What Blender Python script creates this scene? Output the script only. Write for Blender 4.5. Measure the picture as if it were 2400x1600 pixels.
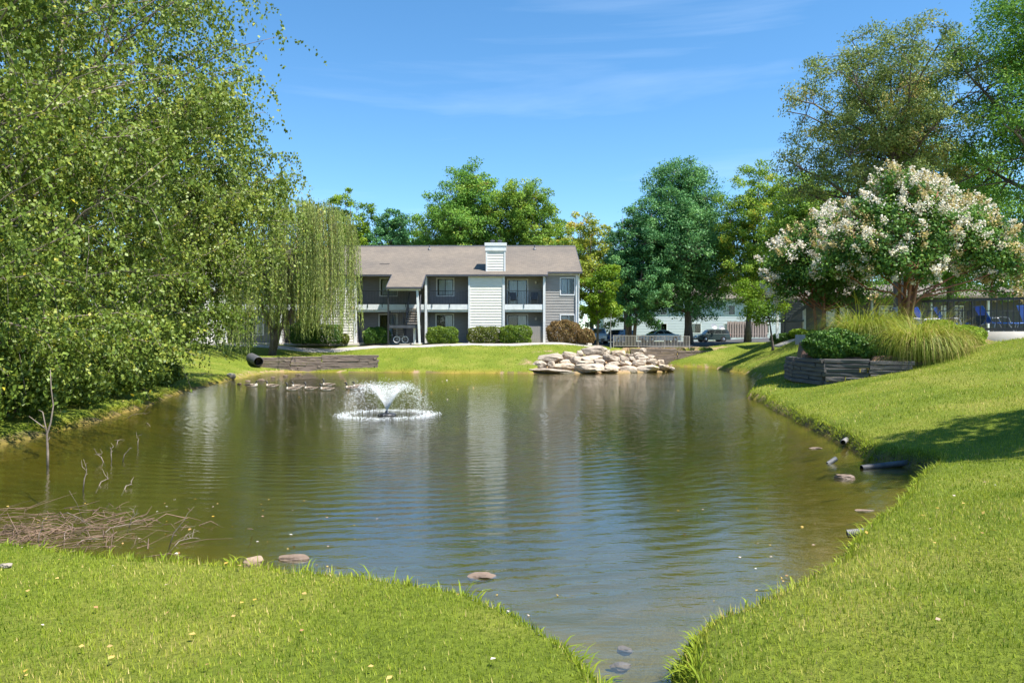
import bpy, bmesh, math, random
import numpy as np
from mathutils import Vector, Matrix

R = math.radians
scene = bpy.context.scene
COL = scene.collection
for o in list(bpy.data.objects):
    bpy.data.objects.remove(o)

# ------------------------------------------------------------------ camera, sky, sun, exposure
EYE = 2.0                                  # metres above the pond
F = 1750.0                                 # focal length in pixels of a 2400 px wide frame
cam_d = bpy.data.cameras.new('camera')
cam_d.sensor_width = 36.0
cam_d.lens = 36.0 * F / 2400.0
cam_d.clip_start = 0.05
cam_d.clip_end = 4000
cam = bpy.data.objects.new('camera', cam_d)
COL.objects.link(cam)
cam.location = (0, 0, EYE)
cam.rotation_euler = (R(90), 0, 0)
scene.camera = cam

SUN_TO = Vector((0.95, -0.60, 2.08)).normalized()      # direction towards the sun
SUN_EL = math.asin(SUN_TO.z)
world = bpy.data.worlds.new('World')
scene.world = world
world.use_nodes = True
wn, wl = world.node_tree.nodes, world.node_tree.links
wn.clear()
sky = wn.new('ShaderNodeTexSky')
sky.sky_type = 'NISHITA'
sky.sun_disc = False
sky.sun_elevation = SUN_EL
sky.sun_rotation = math.atan2(SUN_TO.x, SUN_TO.y)
sky.altitude = 1200
sky.air_density = 1.0
sky.dust_density = 0.0
sky.ozone_density = 3.5
hs = wn.new('ShaderNodeHueSaturation'); hs.inputs['Saturation'].default_value = 1.18
hs.inputs['Hue'].default_value = 0.493
tc = wn.new('ShaderNodeTexCoord')
# thin cirrus drawn out along one direction of the sky, the same all round
mp = wn.new('ShaderNodeMapping'); mp.inputs['Rotation'].default_value = (R(8), R(14), 0); mp.inputs['Scale'].default_value = (1.1, 1.1, 10.0); mp.inputs['Location'].default_value = (1, 9, 4)
nz = wn.new('ShaderNodeTexNoise'); nz.inputs['Scale'].default_value = 1.5; nz.inputs['Detail'].default_value = 7; nz.inputs['Roughness'].default_value = 0.55
nz.inputs['Distortion'].default_value = 0.35
cr = wn.new('ShaderNodeValToRGB')
cr.color_ramp.elements[0].position = 0.56; cr.color_ramp.elements[0].color = (0, 0, 0, 1)
cr.color_ramp.elements[1].position = 0.82; cr.color_ramp.elements[1].color = (0.15, 0.15, 0.15, 1)
mx = wn.new('ShaderNodeMixRGB'); mx.inputs[2].default_value = (6.6, 7.4, 8.2, 1)
bg = wn.new('ShaderNodeBackground'); bg.inputs['Strength'].default_value = 0.116
wo = wn.new('ShaderNodeOutputWorld')
wl.new(sky.outputs[0], hs.inputs['Color'])
wl.new(tc.outputs['Generated'], mp.inputs[0]); wl.new(mp.outputs[0], nz.inputs['Vector'])
wl.new(nz.outputs['Fac'], cr.inputs[0]); wl.new(cr.outputs[0], mx.inputs[0])
wl.new(hs.outputs[0], mx.inputs[1]); wl.new(mx.outputs[0], bg.inputs[0]); wl.new(bg.outputs[0], wo.inputs[0])

sun_d = bpy.data.lights.new('sun', 'SUN')
sun_d.energy = 5.0
sun_d.angle = R(0.53)
sun_d.color = (1.0, 0.955, 0.87)
sun = bpy.data.objects.new('sun', sun_d)
COL.objects.link(sun)
sun.rotation_euler = SUN_TO.to_track_quat('Z', 'Y').to_euler()
sun.location = (20, -10, 60)

scene.view_settings.view_transform = 'Standard'
scene.view_settings.look = 'None'
scene.view_settings.gamma = 1
scene.view_settings.exposure = 1.05
scene.view_settings.use_curve_mapping = False
scene.render.engine = 'CYCLES'
cy = scene.cycles
cy.max_bounces = 7; cy.diffuse_bounces = 3; cy.glossy_bounces = 3; cy.transmission_bounces = 4
cy.transparent_max_bounces = 10; cy.volume_bounces = 0
cy.caustics_reflective = False; cy.caustics_refractive = False
cy.use_denoising = True
cy.sample_clamp_indirect = 6

# ------------------------------------------------------------------ helpers
def at(px, py, d):
    """place that shows at pixel px, py of the 2400x1600 photograph when it stands d metres away"""
    return Vector(((px - 1200) / F * d, d, EYE + (800 - py) / F * d))

def tag(o, label=None, cat=None, group=None, kind=None):
    if label: o['label'] = label
    if cat: o['category'] = cat
    if group: o['group'] = group
    if kind: o['kind'] = kind
    return o

def empty(name, loc, label, cat, group=None, rz=0.0):
    o = bpy.data.objects.new(name, None)
    COL.objects.link(o)
    o.empty_display_size = 0.2
    o.location = loc
    o.rotation_euler = (0, 0, rz)
    return tag(o, label, cat, group)

def link(name, me, parent=None, loc=(0, 0, 0), rot=(0, 0, 0)):
    o = bpy.data.objects.new(name, me)
    COL.objects.link(o)
    o.location = loc
    o.rotation_euler = rot
    if parent is not None:
        o.parent = parent
    return o

def copy_tree(o, parent=None):
    c = o.copy()
    COL.objects.link(c)
    c.parent = parent
    for ch in list(o.children):
        copy_tree(ch, c)
    return c

class MB:
    """collects boxes, tubes and faces; build() links them as one mesh object"""
    def __init__(s):
        s.v = []; s.f = []
    def add(s, vs, fs):
        n = len(s.v)
        s.v.extend([tuple(v) for v in vs])
        s.f.extend([tuple(i + n for i in f) for f in fs])
        return s
    def box(s, x0, x1, y0, y1, z0, z1):
        return s.add([(x0, y0, z0), (x1, y0, z0), (x1, y1, z0), (x0, y1, z0), (x0, y0, z1), (x1, y0, z1), (x1, y1, z1), (x0, y1, z1)],
                     [(3, 2, 1, 0), (4, 5, 6, 7), (0, 1, 5, 4), (1, 2, 6, 5), (2, 3, 7, 6), (3, 0, 4, 7)])
    def bar(s, a, b, w, h, up=(0, 0, 1)):
        a, b = Vector(a), Vector(b)
        d = (b - a).normalized()
        u = Vector(up)
        x = d.cross(u)
        if x.length < 1e-4: x = d.cross(Vector((0, 1, 0)))
        x.normalize(); u = x.cross(d).normalized()
        p = []
        for c in (a, b):
            for (i, j) in ((-1, -1), (1, -1), (1, 1), (-1, 1)):
                p.append(c + x * (i * w / 2) + u * (j * h / 2))
        return s.add(p, [(0, 1, 2, 3), (7, 6, 5, 4), (0, 4, 5, 1), (1, 5, 6, 2), (2, 6, 7, 3), (3, 7, 4, 0)])
    def tube(s, pts, rad, n=6, cap=True):
        pts = [Vector(p) for p in pts]
        if not hasattr(rad, '__len__'): rad = [rad] * len(pts)
        rings = []
        prev = None
        for i, p in enumerate(pts):
            d = (pts[min(i + 1, len(pts) - 1)] - pts[max(i - 1, 0)])
            if d.length < 1e-9: d = Vector((0, 0, 1))
            d.normalize()
            if prev is None:
                x = d.cross(Vector((0, 0, 1)))
                if x.length < 0.05: x = d.cross(Vector((0, 1, 0)))
            else:
                x = prev - d * prev.dot(d)
                if x.length < 1e-5: x = d.cross(Vector((0, 0, 1)))
            x.normalize(); prev = x
            y = d.cross(x)
            rings.append([p + (x * math.cos(2 * math.pi * k / n) + y * math.sin(2 * math.pi * k / n)) * rad[i] for k in range(n)])
        vs = [v for r in rings for v in r]
        fs = []
        for i in range(len(pts) - 1):
            for k in range(n):
                fs.append((i * n + k, i * n + (k + 1) % n, (i + 1) * n + (k + 1) % n, (i + 1) * n + k))
        if cap:
            fs.append(tuple(range(n - 1, -1, -1)))
            fs.append(tuple((len(pts) - 1) * n + k for k in range(n)))
        return s.add(vs, fs)
    def prism(s, poly, y0, y1, axis='y'):
        """poly in (x, z) pushed along y, or (y, z) along x, or (x, y) along z"""
        n = len(poly)
        f = {'y': lambda p, t: (p[0], t, p[1]), 'x': lambda p, t: (t, p[0], p[1]), 'z': lambda p, t: (p[0], p[1], t)}[axis]
        vs = [f(p, y0) for p in poly] + [f(p, y1) for p in poly]
        fs = [tuple(range(n)), tuple(range(2 * n - 1, n - 1, -1))]
        for k in range(n):
            fs.append((k, n + k, n + (k + 1) % n, (k + 1) % n))
        return s.add(vs, fs)
    def lathe(s, prof, c=(0, 0, 0), n=16):
        vs, fs = [], []
        for (r, z) in prof:
            for k in range(n):
                a = 2 * math.pi * k / n
                vs.append((c[0] + r * math.cos(a), c[1] + r * math.sin(a), c[2] + z))
        for i in range(len(prof) - 1):
            for k in range(n):
                fs.append((i * n + k, i * n + (k + 1) % n, (i + 1) * n + (k + 1) % n, (i + 1) * n + k))
        return s.add(vs, fs)
    def mesh(s, name, mat, smooth=False):
        me = bpy.data.meshes.new(name)
        me.from_pydata(s.v, [], s.f)
        bm = bmesh.new(); bm.from_mesh(me)
        bmesh.ops.recalc_face_normals(bm, faces=bm.faces)
        bm.to_mesh(me); bm.free()
        if mat: me.materials.append(mat)
        if smooth:
            me.polygons.foreach_set('use_smooth', np.ones(len(me.polygons), bool))
        return me
    def build(s, name, mat, parent=None, smooth=False, loc=(0, 0, 0), rot=(0, 0, 0)):
        return link(name, s.mesh(name, mat, smooth), parent, loc, rot)

def np_mesh(name, verts, quads, mat, attrs=None, smooth=False, tris=None):
    """fast mesh from numpy arrays; quads (n, 4) or tris (n, 3)"""
    me = bpy.data.meshes.new(name)
    faces = quads if quads is not None else tris
    k = faces.shape[1]
    me.vertices.add(len(verts)); me.vertices.foreach_set('co', np.ascontiguousarray(verts, np.float32).ravel())
    me.loops.add(faces.size); me.loops.foreach_set('vertex_index', np.ascontiguousarray(faces, np.int32).ravel())
    me.polygons.add(len(faces))
    me.polygons.foreach_set('loop_start', np.arange(0, faces.size, k, dtype=np.int32))
    me.polygons.foreach_set('loop_total', np.full(len(faces), k, np.int32))
    if smooth: me.polygons.foreach_set('use_smooth', np.ones(len(faces), bool))
    for nme, arr in (attrs or {}).items():
        a = me.attributes.new(nme, 'FLOAT', 'POINT')
        a.data.foreach_set('value', np.ascontiguousarray(arr, np.float32))
    me.update(calc_edges=True)
    if mat: me.materials.append(mat)
    return me

# ------------------------------------------------------------------ materials
def new_mat(name):
    m = bpy.data.materials.new(name)
    m.use_nodes = True
    nt = m.node_tree
    nt.nodes.clear()
    out = nt.nodes.new('ShaderNodeOutputMaterial')
    return m, nt, nt.nodes, nt.links, out

def noise_node(N, L, scale, detail=4, rough=0.55, vec=None, dist=0.0):
    n = N.new('ShaderNodeTexNoise')
    n.inputs['Scale'].default_value = scale
    n.inputs['Detail'].default_value = detail
    n.inputs['Roughness'].default_value = rough
    n.inputs['Distortion'].default_value = dist
    if vec is not None: L.new(vec, n.inputs['Vector'])
    return n

def ramp_node(N, stops):
    r = N.new('ShaderNodeValToRGB')
    while len(r.color_ramp.elements) > 1: r.color_ramp.elements.remove(r.color_ramp.elements[0])
    r.color_ramp.elements[0].position = stops[0][0]; r.color_ramp.elements[0].color = (*stops[0][1], 1)
    for p, c in stops[1:]:
        e = r.color_ramp.elements.new(p); e.color = (*c, 1)
    return r

def pm(name, c0, c1=None, scale=6.0, rough=0.7, bump=0.0, bscale=30.0, metal=0.0, spec=0.5, stretch=None, detail=4, lo=0.35, hi=0.65, coat=0.0):
    """plain procedural paint / wood / stone: two tones mixed by noise, fine relief by a second noise"""
    m, nt, N, L, out = new_mat(name)
    b = N.new('ShaderNodeBsdfPrincipled')
    b.inputs['Roughness'].default_value = rough
    b.inputs['Metallic'].default_value = metal
    b.inputs['Specular IOR Level'].default_value = spec
    b.inputs['Coat Weight'].default_value = coat
    c1 = c1 or tuple(x * 0.86 for x in c0)
    tcn = N.new('ShaderNodeTexCoord')
    v = tcn.outputs['Object']
    if stretch:
        mpn = N.new('ShaderNodeMapping'); mpn.inputs['Scale'].default_value = stretch
        L.new(v, mpn.inputs[0]); v = mpn.outputs[0]
    n = noise_node(N, L, scale, detail, vec=v)
    r = ramp_node(N, [(lo, c0), (hi, c1)])
    L.new(n.outputs['Fac'], r.inputs[0]); L.new(r.outputs[0], b.inputs['Base Color'])
    if bump:
        n2 = noise_node(N, L, bscale, 5, vec=v)
        bp = N.new('ShaderNodeBump'); bp.inputs['Strength'].default_value = 1.0; bp.inputs['Distance'].default_value = bump
        L.new(n2.outputs['Fac'], bp.inputs['Height']); L.new(bp.outputs[0], b.inputs['Normal'])
    L.new(b.outputs[0], out.inputs[0])
    return m

def leaf_mat(name, stops, trans=0.38, gloss=0.07, rough=0.5):
    gloss *= 0.22; trans *= 0.8
    """leaf colour follows the per-leaf attribute 'tint'; part of the light passes through the blade"""
    m, nt, N, L, out = new_mat(name)
    a = N.new('ShaderNodeAttribute'); a.attribute_name = 'tint'
    r = ramp_node(N, stops)
    L.new(a.outputs['Fac'], r.inputs[0])
    d = N.new('ShaderNodeBsdfDiffuse'); t = N.new('ShaderNodeBsdfTranslucent'); g = N.new('ShaderNodeBsdfGlossy')
    g.inputs['Roughness'].default_value = rough; g.inputs['Color'].default_value = (1, 1, 1, 1)
    h = N.new('ShaderNodeHueSaturation'); h.inputs['Hue'].default_value = 0.485; h.inputs['Value'].default_value = 1.35
    L.new(r.outputs[0], d.inputs[0]); L.new(r.outputs[0], h.inputs['Color']); L.new(h.outputs[0], t.inputs[0])
    m1 = N.new('ShaderNodeMixShader'); m1.inputs[0].default_value = trans
    m2 = N.new('ShaderNodeMixShader'); m2.inputs[0].default_value = gloss
    L.new(d.outputs[0], m1.inputs[1]); L.new(t.outputs[0], m1.inputs[2])
    L.new(m1.outputs[0], m2.inputs[1]); L.new(g.outputs[0], m2.inputs[2]); L.new(m2.outputs[0], out.inputs[0])
    return m

M = {}
M['white'] = pm('white_paint', (0.78, 0.79, 0.79), (0.66, 0.68, 0.69), 3, 0.55, 0.002, 25)
M['cream'] = pm('cream_siding', (0.80, 0.77, 0.70), (0.72, 0.69, 0.62), 2.2, 0.6, 0.003, 18, stretch=(1, 1, 6))
M['taupe'] = pm('shaded_taupe_siding', (0.255, 0.245, 0.25), (0.215, 0.207, 0.212), 2.0, 0.62, 0.003, 18, stretch=(1, 1, 6))  # taupe siding toned darker: shade of the balcony recesses put into the colour
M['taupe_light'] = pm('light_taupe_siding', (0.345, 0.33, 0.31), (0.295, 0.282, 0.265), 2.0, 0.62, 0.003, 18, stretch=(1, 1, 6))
M['slate'] = pm('dark_trim', (0.075, 0.08, 0.10), (0.05, 0.055, 0.07), 4, 0.5)
M['black'] = pm('black_metal', (0.018, 0.019, 0.022), (0.03, 0.03, 0.032), 8, 0.42)
M['grey_metal'] = pm('grey_metal', (0.42, 0.42, 0.42), (0.30, 0.30, 0.30), 8, 0.45, metal=0.4)
M['tread'] = pm('stair_tread', (0.46, 0.40, 0.34), (0.36, 0.31, 0.27), 5, 0.7)
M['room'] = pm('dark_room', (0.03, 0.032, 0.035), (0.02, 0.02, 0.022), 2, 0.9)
M['blind'] = pm('window_blind', (0.86, 0.88, 0.86), (0.74, 0.78, 0.78), 1.2, 0.8, stretch=(9, 1, 0.4))
M['gate'] = pm('grey_fence_boards', (0.33, 0.30, 0.28), (0.26, 0.24, 0.22), 3, 0.75, 0.003, 20, stretch=(4, 4, 0.6))
M['cedar'] = pm('weathered_fence_boards', (0.46, 0.37, 0.32), (0.33, 0.27, 0.24), 3, 0.8, 0.004, 20, stretch=(5, 5, 0.6))
M['timber'] = pm('weathered_timber', (0.30, 0.235, 0.195), (0.12, 0.09, 0.075), 2.2, 0.88, 0.03, 7, stretch=(0.6, 6, 9), detail=8, lo=0.3, hi=0.7)
M['timber_dark'] = pm('dark_timber', (0.145, 0.135, 0.13), (0.05, 0.046, 0.045), 2.2, 0.86, 0.03, 7, stretch=(0.6, 6, 9), detail=8, lo=0.3, hi=0.7)
M['rail_wood'] = pm('worn_rail_paint', (0.46, 0.42, 0.38), (0.36, 0.33, 0.30), 5, 0.6)
M['concrete'] = pm('concrete', (0.42, 0.385, 0.345), (0.33, 0.31, 0.275), 1.8, 0.85, 0.004, 40)
M['asphalt'] = pm('asphalt', (0.070, 0.068, 0.066), (0.05, 0.05, 0.05), 3, 0.9, 0.004, 60)
M['bark'] = pm('grey_brown_bark', (0.16, 0.125, 0.10), (0.075, 0.06, 0.05), 6, 0.9, 0.02, 14, stretch=(2, 2, 0.5), detail=8)
M['bark_pale'] = pm('pale_bark', (0.27, 0.22, 0.18), (0.13, 0.10, 0.085), 5, 0.85, 0.012, 14, stretch=(2, 2, 0.6), detail=8)
M['bark_red'] = pm('cinnamon_bark', (0.33, 0.135, 0.07), (0.19, 0.085, 0.05), 5, 0.75, 0.01, 14, stretch=(2, 2, 0.5), detail=6)
M['dead_wood'] = pm('bleached_dead_wood', (0.30, 0.24, 0.19), (0.16, 0.125, 0.10), 8, 0.85, 0.004, 30)
M['pipe'] = pm('black_corrugated_plastic', (0.085, 0.085, 0.09), (0.05, 0.05, 0.055), 9, 0.6)
M['pipe_grey'] = pm('dusty_corrugated_plastic', (0.26, 0.25, 0.24), (0.15, 0.145, 0.14), 9, 0.65)
def stone_mat():
    m, nt, N, L, out = new_mat('pale_limestone')
    b = N.new('ShaderNodeBsdfPrincipled'); b.inputs['Roughness'].default_value = 0.88
    tcn = N.new('ShaderNodeTexCoord'); geo = N.new('ShaderNodeNewGeometry'); oi = N.new('ShaderNodeObjectInfo')
    v = geo.outputs['Position']
    n = noise_node(N, L, 2.4, 9, .6, v); n2 = noise_node(N, L, 7.0, 8, .65, v)
    r = ramp_node(N, [(.30, (.56, .49, .41)), (.5, (.44, .38, .31)), (.66, (.27, .22, .175)), (.8, (.16, .13, .10))])
    L.new(n.outputs['Fac'], r.inputs[0])
    ro = ramp_node(N, [(0, (.70, .68, .66)), (.5, (1.0, .97, .93)), (1, (1.15, 1.06, .93))]); L.new(oi.outputs['Random'], ro.inputs[0])
    mu = N.new('ShaderNodeMixRGB'); mu.blend_type = 'MULTIPLY'; mu.inputs[0].default_value = 1; L.new(r.outputs[0], mu.inputs[1]); L.new(ro.outputs[0], mu.inputs[2])
    # algae and damp on the lowest hand's breadth above the water
    sx = N.new('ShaderNodeSeparateXYZ'); L.new(v, sx.inputs[0])
    ad = N.new('ShaderNodeMath'); ad.operation = 'MULTIPLY_ADD'; L.new(n2.outputs['Fac'], ad.inputs[0]); ad.inputs[1].default_value = -.16; L.new(sx.outputs['Z'], ad.inputs[2])
    mr = N.new('ShaderNodeMapRange'); mr.inputs[1].default_value = 0.0; mr.inputs[2].default_value = .09; mr.inputs[3].default_value = .75; mr.inputs[4].default_value = 0; L.new(ad.outputs[0], mr.inputs[0])
    wt = N.new('ShaderNodeMixRGB'); wt.inputs[2].default_value = (.07, .065, .035, 1); L.new(mr.outputs[0], wt.inputs[0]); L.new(mu.outputs[0], wt.inputs[1])
    L.new(wt.outputs[0], b.inputs['Base Color'])
    bp = N.new('ShaderNodeBump'); bp.inputs['Distance'].default_value = .06; L.new(n2.outputs['Fac'], bp.inputs['Height']); L.new(bp.outputs[0], b.inputs['Normal'])
    L.new(b.outputs[0], out.inputs[0])
    return m
M['stone'] = stone_mat()
M['stone_wet'] = pm('brown_wet_stone', (0.22, 0.155, 0.11), (0.13, 0.09, 0.065), 5, 0.6, 0.02, 12, detail=7)
M['foam'] = pm('white_water_drops', (0.93, 0.95, 0.97), (0.88, 0.92, 0.95), 5, 0.25)
M['blue'] = pm('blue_sling_fabric', (0.015, 0.16, 0.62), (0.012, 0.12, 0.48), 10, 0.55)
M['tyre'] = pm('black_rubber', (0.02, 0.02, 0.02), (0.03, 0.03, 0.03), 9, 0.8)
M['rim'] = pm('silver_rim', (0.5, 0.5, 0.52), (0.4, 0.4, 0.42), 9, 0.3, metal=0.8)
M['chrome'] = pm('chrome', (0.7, 0.7, 0.7), (0.6, 0.6, 0.6), 9, 0.15, metal=1.0)
M['lamp_white'] = pm('headlight_lens', (0.8, 0.8, 0.8), (0.7, 0.7, 0.7), 9, 0.15)
M['lamp_red'] = pm('tail_light_lens', (0.45, 0.02, 0.02), (0.35, 0.02, 0.02), 9, 0.2)

def glass_mat(name, tint=(0.75, 0.8, 0.82), refl=1.0):
    m, nt, N, L, out = new_mat(name)
    fr = N.new('ShaderNodeFresnel'); fr.inputs[0].default_value = 1.5
    t = N.new('ShaderNodeBsdfTransparent'); t.inputs[0].default_value = (*tint, 1)
    g = N.new('ShaderNodeBsdfGlossy'); g.inputs['Roughness'].default_value = 0.02
    mxs = N.new('ShaderNodeMixShader')
    L.new(fr.outputs[0], mxs.inputs[0]); L.new(t.outputs[0], mxs.inputs[1]); L.new(g.outputs[0], mxs.inputs[2])
    L.new(mxs.outputs[0], out.inputs[0])
    return m
M['glass'] = glass_mat('window_glass', (0.92, 0.94, 0.95))
M['car_glass'] = glass_mat('tinted_car_glass', (0.12, 0.14, 0.14))

def shingle_mat():
    m, nt, N, L, out = new_mat('taupe_shingles')
    b = N.new('ShaderNodeBsdfPrincipled'); b.inputs['Roughness'].default_value = 0.92
    tcn = N.new('ShaderNodeTexCoord')
    mpn = N.new('ShaderNodeMapping'); mpn.inputs['Scale'].default_value = (1, 1, 1)
    L.new(tcn.outputs['Object'], mpn.inputs[0])
    br = N.new('ShaderNodeTexBrick')
    br.inputs['Scale'].default_value = 1.0
    br.inputs['Brick Width'].default_value = 0.30; br.inputs['Row Height'].default_value = 0.13
    br.inputs['Mortar Size'].default_value = 0.010; br.inputs['Mortar Smooth'].default_value = 0.4
    br.inputs['Color1'].default_value = (0.188, 0.157, 0.126, 1); br.inputs['Color2'].default_value = (0.146, 0.124, 0.102, 1)
    br.inputs['Mortar'].default_value = (0.095, 0.082, 0.072, 1)
    L.new(mpn.outputs[0], br.inputs['Vector'])
    n = noise_node(N, L, 0.35, 5, vec=tcn.outputs['Object'])
    r = ramp_node(N, [(0.35, (0.86, 0.86, 0.88)), (0.7, (1.15, 1.12, 1.08))])
    L.new(n.outputs['Fac'], r.inputs[0])
    mxc = N.new('ShaderNodeMixRGB'); mxc.blend_type = 'MULTIPLY'; mxc.inputs[0].default_value = 1.0
    L.new(br.outputs['Color'], mxc.inputs[1]); L.new(r.outputs[0], mxc.inputs[2])
    L.new(mxc.outputs[0], b.inputs['Base Color'])
    bp = N.new('ShaderNodeBump'); bp.inputs['Distance'].default_value = 0.01; bp.inputs['Strength'].default_value = 0.8
    L.new(br.outputs['Fac'], bp.inputs['Height']); bp.invert = True
    L.new(bp.outputs[0], b.inputs['Normal'])
    L.new(b.outputs[0], out.inputs[0])
    return m
M['shingle'] = shingle_mat()

G0 = (0.020, 0.045, 0.010)
M['leaf_birch'] = leaf_mat('birch_leaves', [(0.0, (0.068, 0.113, 0.014)), (0.35, (0.130, 0.199, 0.024)), (0.7, (0.229, 0.299, 0.048)), (0.93, (0.323, 0.359, 0.060)), (1.0, (0.470, 0.398, 0.024))], 0.36, 0.10)
M['leaf_willow'] = leaf_mat('willow_leaves', [(0.0, (0.158, 0.200, 0.054)), (0.5, (0.260, 0.328, 0.084)), (0.85, (0.378, 0.417, 0.120)), (1.0, (0.473, 0.353, 0.120))], 0.3, 0.05)
M['leaf_green'] = leaf_mat('broad_green_leaves', [(0.0, (0.061, 0.160, 0.025)), (0.5, (0.137, 0.285, 0.040)), (0.9, (0.243, 0.389, 0.055)), (1.0, (0.404, 0.366, 0.053))], 0.35, 0.06)
M['leaf_yellow'] = leaf_mat('yellowing_leaves', [(0.0, (0.143, 0.216, 0.028)), (0.4, (0.286, 0.352, 0.047)), (0.8, (0.483, 0.460, 0.068)), (1.0, (0.609, 0.392, 0.055))], 0.35, 0.05)
M['leaf_lime'] = leaf_mat('yellow_green_leaves', [(0.0, (0.070, 0.147, 0.012)), (0.5, (0.155, 0.279, 0.018)), (1.0, (0.282, 0.367, 0.031))], 0.4, 0.06)
M['leaf_dark'] = leaf_mat('dark_green_leaves', [(0.0, (0.040, 0.131, 0.045)), (0.5, (0.092, 0.236, 0.075)), (0.9, (0.165, 0.338, 0.100)), (1.0, (0.220, 0.414, 0.114))], 0.3, 0.07)
M['leaf_mid'] = leaf_mat('mid_green_leaves', [(0.0, (0.073, 0.162, 0.021)), (0.5, (0.177, 0.304, 0.036)), (0.85, (0.310, 0.422, 0.054)), (1.0, (0.540, 0.432, 0.048))], 0.36, 0.06)
M['leaf_airy'] = leaf_mat('grey_green_small_leaves', [(0.0, (0.075, 0.128, 0.028)), (0.5, (0.176, 0.238, 0.058)), (0.85, (0.303, 0.340, 0.086)), (1.0, (0.420, 0.306, 0.080))], 0.3, 0.08)
M['leaf_crape'] = leaf_mat('crape_myrtle_leaves', [(0.0, (0.040, 0.104, 0.023)), (0.5, (0.097, 0.208, 0.036)), (0.9, (0.185, 0.320, 0.051)), (1.0, (0.290, 0.364, 0.057))], 0.33, 0.09)
M['blossom'] = leaf_mat('cream_blossom', [(0.0, (0.40, 0.32, 0.09)), (0.35, (0.60, 0.51, 0.27)), (0.62, (0.72, 0.66, 0.52)), (1.0, (0.86, 0.84, 0.79))], 0.3, 0.02)
M['leaf_box'] = leaf_mat('boxwood_leaves', [(0.0, (0.053, 0.106, 0.014)), (0.5, (0.113, 0.194, 0.021)), (1.0, (0.212, 0.288, 0.032))], 0.3, 0.07)
M['leaf_boxdark'] = leaf_mat('dark_boxwood_leaves', [(0.0, (0.036, 0.091, 0.019)), (0.5, (0.069, 0.156, 0.024)), (1.0, (0.124, 0.234, 0.031))], 0.3, 0.07)
M['leaf_brown'] = leaf_mat('browned_leaves', [(0.0, (0.14, 0.085, 0.03)), (0.5, (0.22, 0.145, 0.055)), (0.85, (0.27, 0.185, 0.08)), (1.0, (0.16, 0.18, 0.03))], 0.2, 0.04)
M['leaf_olivebox'] = leaf_mat('olive_boxwood_leaves', [(0.0, (0.082, 0.110, 0.020)), (0.5, (0.140, 0.176, 0.030)), (1.0, (0.233, 0.209, 0.051))], 0.25, 0.05)
M['blade'] = leaf_mat('lawn_blades', [(0.0, (0.107, 0.168, 0.013)), (0.35, (0.201, 0.268, 0.020)), (0.7, (0.316, 0.355, 0.034)), (0.9, (0.464, 0.416, 0.095)), (1.0, (0.619, 0.469, 0.202))], 0.35, 0.05)
M['reed'] = leaf_mat('ornamental_grass_blades', [(0.0, (0.103, 0.176, 0.018)), (0.5, (0.234, 0.293, 0.030)), (0.8, (0.372, 0.364, 0.066)), (1.0, (0.579, 0.416, 0.179))], 0.35, 0.08)
# ------------------------------------------------------------------ the lie of the land
rng = np.random.default_rng(7)
SHORE = np.array([
    (0.73, 2.2), (0.75, 3.0), (0.78, 3.7), (0.86, 4.2), (1.05, 4.6), (1.52, 5.03), (2.1, 5.58), (2.58, 6.12), (3.2, 7.0), (3.78, 7.8), (4.55, 8.8),
    (5.25, 9.9), (5.95, 10.7), (6.4, 11.5), (5.95, 12.3), (6.1, 13.0), (6.3, 14.2), (6.65, 16.0), (7.0, 17.9), (7.5, 21), (8.15, 24.2), (8.6, 27),
    (10, 31), (12.2, 36), (13.5, 41), (14.3, 47), (15.1, 56), (13.5, 58.8), (12.9, 62), (14.2, 65), (17.3, 68.6), (11.3, 68.6), (10.7, 61), (11.0, 54.5), (11.0, 51.4),
    (9.4, 48.8), (5.0, 47.0), (1.2, 46.6), (0, 46.9), (-4, 47.2), (-8.4, 48.2), (-13.6, 48.9), (-15.6, 47.6), (-15.2, 43), (-14.6, 38), (-13.5, 33), (-13.1, 30.0),
    (-11.4, 23.3), (-10.5, 18.9), (-9.9, 14.3), (-10.3, 11), (-9.6, 8.6), (-7.5, 7.3), (-5.2, 6.9), (-4.34, 6.6), (-3.88, 6.45), (-3.2, 6.2), (-2.61, 6.04), (-2.03, 5.92), (-1.52, 5.75),
    (-0.98, 5.6), (-0.45, 5.32), (-0.11, 5.05), (0.17, 4.72), (0.41, 4.32), (0.53, 4.02), (0.61, 3.7), (0.65, 3.0), (0.67, 2.2)])

def catmull(P, k=5):
    out = []
    n = len(P)
    for i in range(n):
        p0, p1, p2, p3 = P[i - 1], P[i], P[(i + 1) % n], P[(i + 2) % n]
        for j in range(k):
            t = j / k
            a, b, c, d = 2 * p1, p2 - p0, 2 * p0 - 5 * p1 + 4 * p2 - p3, -p0 + 3 * p1 - 3 * p2 + p3
            out.append(0.5 * (a + b * t + c * t * t + d * t ** 3))
    return np.array(out)
SH = catmull(SHORE, 4)
_r = np.random.default_rng(3)
_dd = np.hypot(SH[:, 0], SH[:, 1])
SH = SH + _r.normal(0, 1, SH.shape) * np.clip(0.003 * _dd, 0.006, 0.12)[:, None] * (np.abs(SH[:, 1] - 68.6) > 2)[:, None]

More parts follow.
